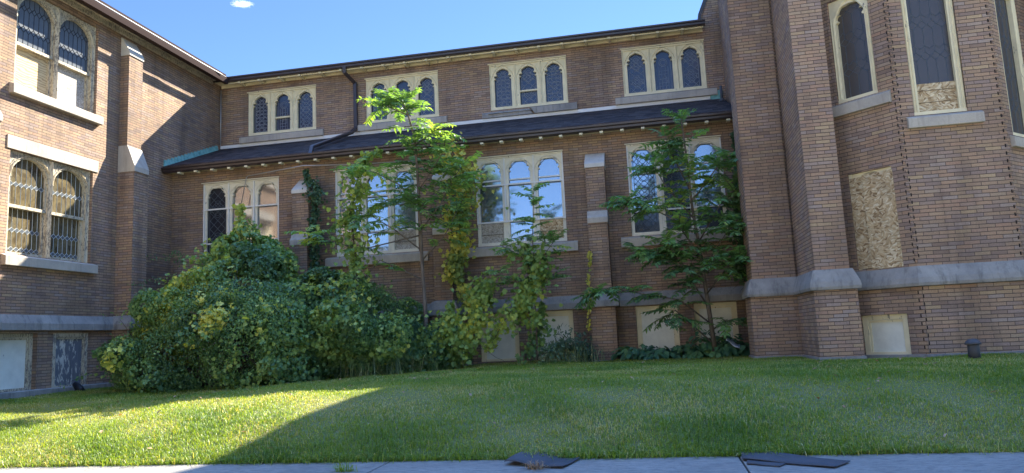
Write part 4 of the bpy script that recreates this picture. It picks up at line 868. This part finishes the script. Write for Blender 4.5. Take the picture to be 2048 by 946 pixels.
br = [([at(840, 420, 14.65), at(800, 370, 14.5), at(750, 345, 14.4), at(705, 335, 14.4)], 10), ([at(842, 500, 14.7), at(790, 460, 14.6), at(740, 430, 14.6), at(700, 440, 14.6)], 10),
      ([at(838, 380, 14.6), at(870, 330, 14.5), at(890, 300, 14.3)], 9), ([at(842, 460, 14.7), at(880, 410, 14.6), at(905, 360, 14.6), at(925, 330, 14.6)], 16), ([at(845, 520, 14.7), at(890, 470, 14.6), at(915, 420, 14.6)], 8),
      ([at(830, 290, 14.3), at(860, 270, 14.2), at(872, 255, 14.1)], 7), ([at(840, 400, 14.6), at(800, 410, 14.4), at(770, 400, 14.3)], 8), ([at(848, 560, 14.7), at(760, 520, 14.6), at(700, 590, 14.4)], 3), ([at(815, 230, 14.1), at(780, 215, 14.0), at(765, 205, 13.95)], 7),
      ([at(843, 470, 14.7), at(720, 500, 14.6), at(600, 460, 14.7)], 7)]
heaven_tree('tallest sapling, its sunlit top reaching the upper windows left of centre', tk, br, 41, (.42, .72), .50, topfr=26)
tk = [at(1432, 715, 14.9), at(1415, 600, 14.9), at(1400, 500, 14.9), at(1385, 420, 14.9), at(1375, 330, 14.85), at(1362, 235, 14.7)]
br = [([at(1405, 520, 14.9), at(1350, 440, 14.7), at(1290, 410, 14.6), at(1250, 405, 14.6)], 16), ([at(1390, 440, 14.9), at(1330, 370, 14.8), at(1300, 320, 14.8)], 12), ([at(1385, 400, 14.9), at(1430, 340, 14.7), at(1455, 310, 14.7)], 13),
      ([at(1405, 540, 14.9), at(1450, 470, 14.5), at(1475, 440, 14.3)], 20), ([at(1412, 590, 14.9), at(1450, 540, 14.4), at(1480, 510, 14.2)], 16), ([at(1400, 480, 14.9), at(1440, 410, 14.7), at(1470, 380, 14.6)], 13),
      ([at(1425, 650, 14.9), at(1360, 600, 14.7), at(1300, 590, 14.6), at(1220, 575, 14.5), at(1185, 590, 14.5)], 16), ([at(1408, 560, 14.9), at(1340, 510, 14.7), at(1270, 500, 14.6)], 20), ([at(1420, 620, 14.9), at(1370, 540, 14.7), at(1330, 480, 14.6)], 16),
      ([at(1430, 690, 14.9), at(1350, 620, 14.6), at(1330, 650, 14.5)], 5), ([at(1380, 380, 14.9), at(1340, 300, 14.8), at(1330, 270, 14.8)], 8), ([at(1425, 660, 14.9), at(1450, 640, 14.7), at(1470, 650, 14.6)], 5)]
heaven_tree('leafy green sapling covering the fourth window beside the brick buttress', tk, br, 61, (.42, .70), .36, topfr=22, dens=1.95)
tk = [at(1075, 720, 15.1), at(1072, 640, 15.1), at(1068, 560, 15.1), at(1065, 470, 15.1), at(1068, 380, 15.1)]
br = [([at(1070, 560, 15.1), at(1040, 510, 15), at(1000, 490, 14.9)], 9), ([at(1068, 540, 15.1), at(1095, 500, 15.0), at(1110, 480, 15)], 7), ([at(1070, 600, 15.1), at(1030, 560, 14.9), at(985, 540, 14.8)], 9), ([at(1070, 590, 15.1), at(1095, 560, 15.0), at(1105, 550, 15)], 5)]
heaven_tree('slim young sapling standing in front of the third window', tk, br, 81, (.30, .52), .50, r0=.022, topfr=26)
# maple-like foliage low on the slim sapling
vine('young_maple', [at(1062, 640, 14.95), at(1065, 580, 14.9), at(1060, 520, 14.9), at(1050, 490, 14.95)], [.30, .36, .30, .15], 520, 'lobed leaf bush growing around the slim sapling below the third window', L_VINE, (.07, .12), (.30, .22), cat='bush', stem=.015)
# twig sprays by the wing corner
o = thing('bare_shrub', tuple(at(380, 560, 14.6)), 'sparse twiggy sprays sticking out left of the tall shrub top', 'shrub'); mb = MB(); Q = []
for a, b in (((400, 530), (300, 512)), ((350, 560), (262, 572)), ((370, 520), (345, 505))):
    pts = wander(at(*a, 14.0), at(*b, 13.9), 8, .02, -.04); branch_tubes(mb, pts, .010, .003, 5)
    for p in pts[2:]:
        for _ in range(7): Q.append(p + rng.normal(0, .035, 3))
mb.build('twigs', M_TWIG, o); Q = np.array(Q); leaves('foliage', Q, rng.normal(0, 1, Q.shape) + np.array([0, -.5, .8]), rng.uniform(.035, .06, len(Q)), .15, T_OVAL, L_SHRUB, o)

# ground cover by the fourth bay
def groundcover(name, x0, x1, y0, y1, n, label, hmax, size, mat, tm=T_OVAL, tint=.4):
    o = thing(name, ((x0 + x1) / 2, (y0 + y1) / 2, .46), label, 'plants')
    cx = rng.uniform(x0, x1, 46); cy = rng.uniform(y0, y1, 46); ch = rng.uniform(.25, 1, 46) * hmax; k = rng.integers(0, 46, n); a = rng.uniform(0, 6.28, n); r = np.sqrt(rng.random(n)) * .20
    P = np.stack([cx[k] + np.cos(a) * r, np.minimum(cy[k] + np.sin(a) * r, DA - .05), np.zeros(n)], 1); P[:, 2] = ground(P[:, 0], P[:, 1]) + ch[k] * (1 - (r / .30) ** 2) * rng.uniform(.35, 1, n) + .03
    Nn = np.stack([np.cos(a) * .5, np.sin(a) * .5 - .35, np.ones(n) * .9], 1) + rng.normal(0, .25, (n, 3)); T = np.stack([np.cos(a), np.sin(a), -.55 * np.ones(n)], 1)
    leaves('foliage', P, Nn, rng.uniform(*size, n), clump_tint(P, tint, .3, 9, 3), tm, mat, o, T, 1.15)
    mb = MB()
    for i in range(46): mb.tube([(cx[i], cy[i], float(ground(cx[i], cy[i]))), (cx[i] + .02, cy[i], float(ground(cx[i], cy[i])) + ch[i] * .8)], [.006, .003], 4)
    mb.build('stems', M_TWIG, o); return o
groundcover('hosta_bed', -.72, 2.0, 14.75, 15.7, 900, 'low broad dark green plants along the wall below the fourth window', .34, (.10, .19), L_HOSTA)
groundcover('hosta_bed', .55, 1.6, 14.9, 15.6, 420, 'taller clump of broad leaved plants at the foot of the leafy sapling', .62, (.10, .18), L_HOSTA, tint=.35)
# tall grassy weeds
def blades(name, P, L, W, tint, mat, parent=None, lean=.35, bend=.4):
    n = len(P); a = rng.uniform(0, 6.28, n); ln = np.abs(rng.normal(0, lean, n)); dx, dy = np.cos(a), np.sin(a); Lh = L * .55
    side = np.stack([-dy, dx, np.zeros(n)], 1); m1 = P + np.stack([dx * ln * Lh, dy * ln * Lh, Lh * np.sqrt(np.maximum(.1, 1 - ln * ln * .5))], 1); l2 = ln + bend * rng.uniform(.4, 1.5, n)
    tip = m1 + np.stack([dx * l2 * L * .45, dy * l2 * L * .45, L * .45 * np.maximum(-.1, 1 - l2 * .8)], 1); w = W[:, None] / 2
    co = np.stack([P - side * w, P + side * w, m1 + side * w * .75, m1 - side * w * .75, tip], 1).reshape(-1, 3); b = np.arange(n)[:, None] * 5
    fi = np.concatenate([b + np.array([0, 1, 2, 3]), b + np.array([3, 2, 4])], 1).ravel(); return raw_mesh(name, co, fi, np.tile([4, 3], n), np.repeat(tint, 5), mat, parent)
def weed_clump(px, py, Y, n, L, label, mat=L_WEED, spread=.25, tint=(.2, .9), name='grass_tuft', cat='grass clump', width=.011):
    q = at(px, py, Y); P = np.stack([q[0] + rng.normal(0, spread, n), q[1] + rng.normal(0, spread * .5, n), np.zeros(n)], 1); P[:, 1] = np.minimum(P[:, 1], DA - .1); P[:, 2] = ground(P[:, 0], P[:, 1])
    o = blades(name, P, rng.uniform(.5, 1.1, n) * L, np.full(n, width), rng.uniform(*tint, n), mat, None, .45, .6); return tag(o, label, cat)
weed_clump(740, 745, 13.6, 260, .62, 'wispy blue green grass at the right foot of the spreading shrub', spread=.30)
weed_clump(815, 735, 14.4, 220, .55, 'straw coloured weedy grass between the shrub and the tallest sapling', tint=(.4, 1))
weed_clump(1140, 715, 15.3, 240, .55, 'pale dry grass stalks at the wall left of the pilaster with pale caps', tint=(.5, 1), spread=.28)
weed_clump(1110, 700, 15.4, 120, .8, 'thin upright dry stems in front of the narrow basement board', tint=(.6, 1), spread=.18, width=.007)

# ------------------------------------------------------------------ lawn grass
def lawn_pts(n, x0, x1, y0, y1):
    x = rng.uniform(x0, x1, n); y = y0 + (y1 - y0) * rng.random(n) ** 1.35
    ok = np.ones(n, bool); ok &= ~((y > DA - .05)); ok &= ~((x > 2.4) & (y > 12.15)) & ~((x > 1.7) & (y > 13.55)); ok &= ~(x < XL + .06)
    ok &= ~((x > -10) & (x < -4.2) & (y > 13.6)); ok &= (x > -1.08 * y - 2.6) & (x < .52 * y + 2.6)
    return x[ok], y[ok]
gx, gy = lawn_pts(700000, -12, 9, 6.40, 16.2); n = len(gx); P = np.stack([gx, gy, ground(gx, gy) - .005], 1)
q2 = np.stack([gx, gy, 0 * gx], 1); cl = lump(q2 * 1.1, 91) * 2.2 + lump(q2 * 3.3, 92) * 1.2
L = np.clip(.052 + .030 * cl + rng.normal(0, .012, n), .022, .12) * np.where(gy < 7.3, 1.15, 1); 
tint = np.clip(.42 - .28 * cl + rng.normal(0, .19, n), 0, .80); dry = rng.random(n) < np.clip(.13 + .45 * lump(q2 * 1.7, 93) * 2 + .2 * lump(q2 * 4.0, 94), .02, .6); tint[dry] = rng.uniform(.82, 1, dry.sum())
tag(blades('grass', P, L, rng.uniform(.0038, .0072, n), tint, GR, None, .6, .9), 'short green mown grass with straw coloured blades on the lawn', 'grass', kind='stuff')
n = 9000; gx = rng.uniform(-8, 6, n); gy = rng.normal(6.43, .05, n); P = np.stack([gx, gy, np.maximum(ground(gx, np.maximum(gy, 6.42)), .001)], 1)
cl = lump(np.stack([gx, 0 * gx, 0 * gx], 1) * 3, 55); keep = rng.random(n) < .45 + cl * 1.2; P = P[keep]; n = len(P)
tag(blades('edge_grass', P, rng.uniform(.05, .14, n), rng.uniform(.004, .008, n), np.where(rng.random(n) < .18, rng.uniform(.8, 1, n), rng.uniform(0, .7, n)), GR, None, 1.0, 1.1), 'longer ragged grass overhanging the pavement edge', 'grass', kind='stuff')

n = 260; gx = rng.uniform(-8, 5, n); gy = rng.uniform(6.6, 13, n); ok = (gx > -.95 * gy) & (gx < .5 * gy) & ~((gx > 1.7) & (gy > 12)); P = np.stack([gx, gy, ground(gx, gy) + .045], 1)[ok]; n = len(P)
tag(leaves('fallen_leaves', P, rng.normal(0, .3, (n, 3)) + np.array([0, 0, 1.]), rng.uniform(.03, .06, n), rng.uniform(.3, 1, n), T_OVAL, L_DRY, None, rng.normal(size=(n, 3))), 'small dry leaves scattered over the lawn', 'leaves', kind='stuff')
# ------------------------------------------------------------------ small things
def sheet(name, corners, label, cat, thick=.006, wave=.02, group=None, nx=16, ny=6, mat=None):
    c = [np.array(p, float) for p in corners]; mb = MB(); top = []; 
    for j in range(ny + 1):
        for i in range(nx + 1):
            u, v = i / nx, j / ny; p = (c[0] * (1 - u) + c[1] * u) * (1 - v) + (c[3] * (1 - u) + c[2] * u) * v
            p = p + np.array([0, 0, wave * (math.sin(u * 5.2 + 1) * .6 + math.sin(u * 9 + v * 4) * .3 + .55)]); top.append(p)
    m = len(top); vs = top + [p - np.array([0, 0, thick]) for p in top]; w_ = nx + 1
    fs = [(j * w_ + i, j * w_ + i + 1, (j + 1) * w_ + i + 1, (j + 1) * w_ + i) for j in range(ny) for i in range(nx)]; fs += [tuple(m + q for q in f[::-1]) for f in fs]
    rim = list(range(w_)) + [j * w_ + nx for j in range(1, ny + 1)] + [ny * w_ + i for i in range(nx - 1, -1, -1)] + [j * w_ for j in range(ny - 1, 0, -1)]
    fs += [(rim[i], m + rim[i], m + rim[(i + 1) % len(rim)], rim[(i + 1) % len(rim)]) for i in range(len(rim))]
    mb.add(vs, fs, True); o = mb.build(name, mat); tag(o, label, cat, group); return o
M = N('roofing_felt'); a = M.noise(M.coord(), 160, 2); M.col(M.mix(.6, M.ramp(M.noise(M.coord(), 3, 4), [(.3, (.040, .043, .05)), (.7, (.068, .07, .078))]), M.ramp(a, [(.3, .6), (.7, 1.5)]), 'MULTIPLY')); M_FELT = M.m
g_ = 'asphalt shingles on the pavement'
sheet('roof_shingle', [(-1.31, 6.13, .012), (-.80, 5.92, .012), (-.70, 6.33, .012), (-1.23, 6.66, .022)], 'single buckled dark shingle at the grass edge left of the pavement joint', 'shingle', wave=.022, group=g_, mat=M_FELT)
sheet('roof_shingle', [(.59, 6.17, .016), (1.20, 5.80, .014), (1.36, 6.03, .014), (.64, 6.62, .026)], 'longest dark shingle strip lying on top at the pavement joint', 'shingle', wave=.007, group=g_, mat=M_FELT)
sheet('roof_shingle', [(.61, 6.01, .010), (.83, 5.88, .010), (.95, 6.10, .014), (.66, 6.40, .010)], 'short dark shingle piece tucked under the longest strip', 'shingle', wave=.002, group=g_, mat=M_FELT)
o = thing('vent_pipe', (4.13, 10.85, float(ground(4.13, 10.85))), 'stubby dark grey vent pipe with domed cap standing in the grass by the bay', 'pipe')
mb = MB(); mb.lathe([(.0, -.02), (.072, -.02), (.072, .20), (.066, .21)], o.location, 20); mb.build('pipe_body', M_DARK, o)
mb = MB(); mb.lathe([(.0, .205), (.096, .205), (.098, .222), (.082, .25), (.05, .275), (0, .285)], o.location, 20); mb.build('pipe_cap', M_DARK, o)
q = (XL + .22, 13.18, .33); mb = MB()
mb.tube([(q[0] - .10, q[1], q[2] + .19), (q[0] - .02, q[1], q[2] + .12), (q[0] + .05, q[1] - .02, q[2] + .06), (q[0] + .12, q[1] - .05, q[2] + .04)], [.05, .075, .08, .06], 12)
mb.lathe([(.0, 0), (.12, 0), (.11, .05), (.06, .09), (0, .10)], (q[0] + .03, q[1], q[2]), 14); M = N('black_plastic'); M.col((.012, .012, .013)); M.set(Roughness=.5); tag(mb.build('drain_elbow', M.m), 'black drain elbow lying against the left wing foundation', 'pipe')
M = N('pale_plastic'); M.col((.55, .62, .70)); M.set(Roughness=.35)
c = [at(1452, 684, 14.75), at(1480, 698, 14.7), at(1480, 690, 14.95), at(1455, 678, 15.0)]
sheet('plastic_sheet', c, 'scrap of pale blue plastic sheet lying in the plants beside the buttress', 'plastic sheet', wave=.03, mat=M.m)
def sprig(px, py, label, n, L, mat, tint, nm):
    c_ = np.array([(px - 1024) / FPX, -(py - 473) / FPX, 1.]); d = RV.T @ c_; p = d * (-EYE / d[2]); P = np.stack([p[0] + rng.normal(0, .045, n), p[1] + rng.normal(0, .025, n), np.zeros(n) + .001], 1)
    return tag(blades(nm, P, rng.uniform(.4, 1.1, n) * L, np.full(n, .006), rng.uniform(*tint, n), mat, None, .9, 1.0), label, 'weed')
sprig(690, 943, 'small green grass tuft growing from the pavement left of the buckled shingle', 70, .13, GR, (.1, .7), 'grass_tuft')
sprig(1072, 938, 'dry reddish brown weed in front of the buckled shingle', 90, .10, L_DRY, (0, 1), 'dry_weed')

# ------------------------------------------------------------------ across the street (trees and tall building for the window reflections, houses added for bounce light)
def street_tree(x, y, h, r, label, seed):
    o = thing('street_tree', (x, y, -.3), label, 'tree', 'trees across the street'); mb = MB(); branch_tubes(mb, wander((x, y, -.3), (x + .3, y, h * .75), 8, .1), .32, .08, 9)
    sp = []; r_ = np.random.default_rng(seed)
    for i in range(9):
        d = norm(r_.normal(size=3)); c = np.array([x, y, h * .66]) + d * np.array([r, r, h * .26]) * .62; sp.append((c, np.array([r, r, r * .85]) * r_.uniform(.42, .6))); branch_tubes(mb, wander((x, y, h * .35), c, 5, .1), .09, .03, 6)
    Ps = []
    for c, rr in sp:
        n = 900; D = norm(rng.normal(size=(n, 3))); Ps.append(c + D * rr * (rng.random(n) ** .45)[:, None] * (1 + lump(D, seed))[:, None])
    P = np.concatenate(Ps); mb.build('trunk', M_BARK, o); leaves('crown', P, rng.normal(size=P.shape), rng.uniform(.22, .4, len(P)), clump_tint(P, .5, .2, seed, .6), T_OVAL, L_FAR, o); return o
street_tree(-13.7, -13, 13.2, 3.2, 'broad street tree reflected in the left pane of the third window', 3)
street_tree(-2.4, -13, 11.6, 2.0, 'slim street tree reflected in the right pane of the third window', 5)
street_tree(-27, -16, 9.5, 2.4, 'low street tree reflected in the first window', 7)
street_tree(8.5, -13, 12.0, 2.8, 'street tree reflected in the fourth window', 9)
M = N('buff_render'); M.col(M.mix(M.noise(M.coord(), .8, 4), (.46, .36, .28), (.36, .29, .23)))
o = thing('apartment_building', (-36, -26, -.3), 'tall buff building across the street reflected in the first window', 'building'); mb = MB(); FB = Fr((-29, -22), (-1, 0))
hl = [(1.2 + 2.8 * i, 2.6 + 2.8 * i, 1.2 + 3.3 * j, 3.0 + 3.3 * j) for i in range(5) for j in range(5)]
wall(mb, FB, 0, 15, -.3, 18, hl, .2); mb.box((-44, -34, -.3), (-29, -22.3, 17.9)); mb.build('wall', M.m, o)
for h in hl:
    mb = MB(); mb.lbox(FB, h[0], h[1], h[2], h[3], -.2, -.15); mb.build('window', M_GLASSD, o)
mb = MB(); mb.box((-44.2, -34.2, 18.0), (-28.8, -21.8, 18.25)); mb.build('roof', M_DARK, o)

def house(x, y, wd, dp, h, rf, mat, label):  # unseen pale houses, added to bounce sunlight onto the shaded walls
    o = thing('house', (x, y, -.3), label, 'house', 'houses added across the street'); F = Fr((x + wd / 2, y), (-1, 0))
    hl = [(.8, 2.0, .9, 2.4), (wd - 2.0, wd - .8, .9, 2.4), (.9, 1.9, 3.7, 5.0), (wd - 1.9, wd - .9, 3.7, 5.0), (wd / 2 - .5, wd / 2 + .5, -.05, 2.1)]
    mb = MB(); wall(mb, F, 0, wd, -.3, h, hl, .15); mb.box((x - wd / 2, y - dp, -.3), (x + wd / 2, y - .2, h)); mb.build('wall', mat, o)
    for q in hl[:4]:
        mb = MB(); mb.lbox(F, *q, -.15, -.10); w_ = mb.build('window', M_GLASSD, o); m2 = MB(); m2.lbox(F, q[0] - .08, q[1] + .08, q[2] - .1, q[2], -.05, .05); m2.build('sill', M_WHITE, w_)
    mb = MB(); mb.lbox(F, *hl[4], -.15, -.08); mb.build('door', M_GUTTER, o)
    mb = MB(); a, b_ = x - wd / 2 - .3, x + wd / 2 + .3
    mb.hexa([(a, y + .4, h), (b_, y + .4, h), (b_, y - dp / 2, h + rf), (a, y - dp / 2, h + rf), (a, y + .4, h + .12), (b_, y + .4, h + .12), (b_, y - dp / 2, h + rf + .12), (a, y - dp / 2, h + rf + .12)])
    mb.hexa([(b_, y - dp - .4, h), (a, y - dp - .4, h), (a, y - dp / 2 - .01, h + rf), (b_, y - dp / 2 - .01, h + rf), (b_, y - dp - .4, h + .12), (a, y - dp - .4, h + .12), (a, y - dp / 2 - .01, h + rf + .12), (b_, y - dp / 2 - .01, h + rf + .12)]); mb.build('roof', M_SHING, o)
M = N('pale_siding'); M.col((.66, .64, .58)); M_SID = M.m
M = N('cream_siding'); M.col((.62, .55, .42)); M_SID2 = M.m
for i, (hx, wd, mt, lb) in enumerate(((-19.5, 9, M_SID, 'unseen white house added across the street, nearest the buff building'), (-8, 9, M_SID2, 'unseen cream house added across the street behind the broad street tree'), (3, 8.5, M_SID, 'unseen white house added directly across the street from the pavement joint'), (14, 9, M_SID2, 'unseen cream house added across the street at the right end'))):
    house(hx, -15.5, wd, 8, 5.8, 2.2, mt, lb)
# ------------------------------------------------------------------ the small cloud
M = N('cloud_vapour'); M.t.nodes.remove(M.b); pv = M.n('ShaderNodeVolumePrincipled'); pv.inputs['Color'].default_value = (1, 1, 1, 1); pv.inputs['Anisotropy'].default_value = .3
oc = M.coord('Object'); nz = M.noise(M.vec(oc, (1.3, 1.3, 2.4)), 1.6, 5, .6); ln = M.n('ShaderNodeVectorMath', operation='LENGTH'); M.l(oc, ln.inputs[0])
de = M.math('SUBTRACT', M.math('MULTIPLY', nz, 1.55), M.math('ADD', M.math('MULTIPLY', ln.outputs['Value'], .62), .20)); de = M.math('MAXIMUM', M.math('MULTIPLY', de, .12), 0.0)
M.l(de, pv.inputs['Density']); M.l(pv.outputs[0], M.out.inputs['Volume'])
cd = at(484, 8, 1500.); bm = bmesh.new(); bmesh.ops.create_icosphere(bm, subdivisions=3, radius=1); me = bpy.data.meshes.new('cloud'); bm.to_mesh(me); bm.free(); me.materials.append(M.m)
o = bpy.data.objects.new('cloud', me); COL.objects.link(o); o.location = cd; o.scale = (29, 18, 6.5); o.rotation_euler = (0, 0, .35); tag(o, kind='structure')
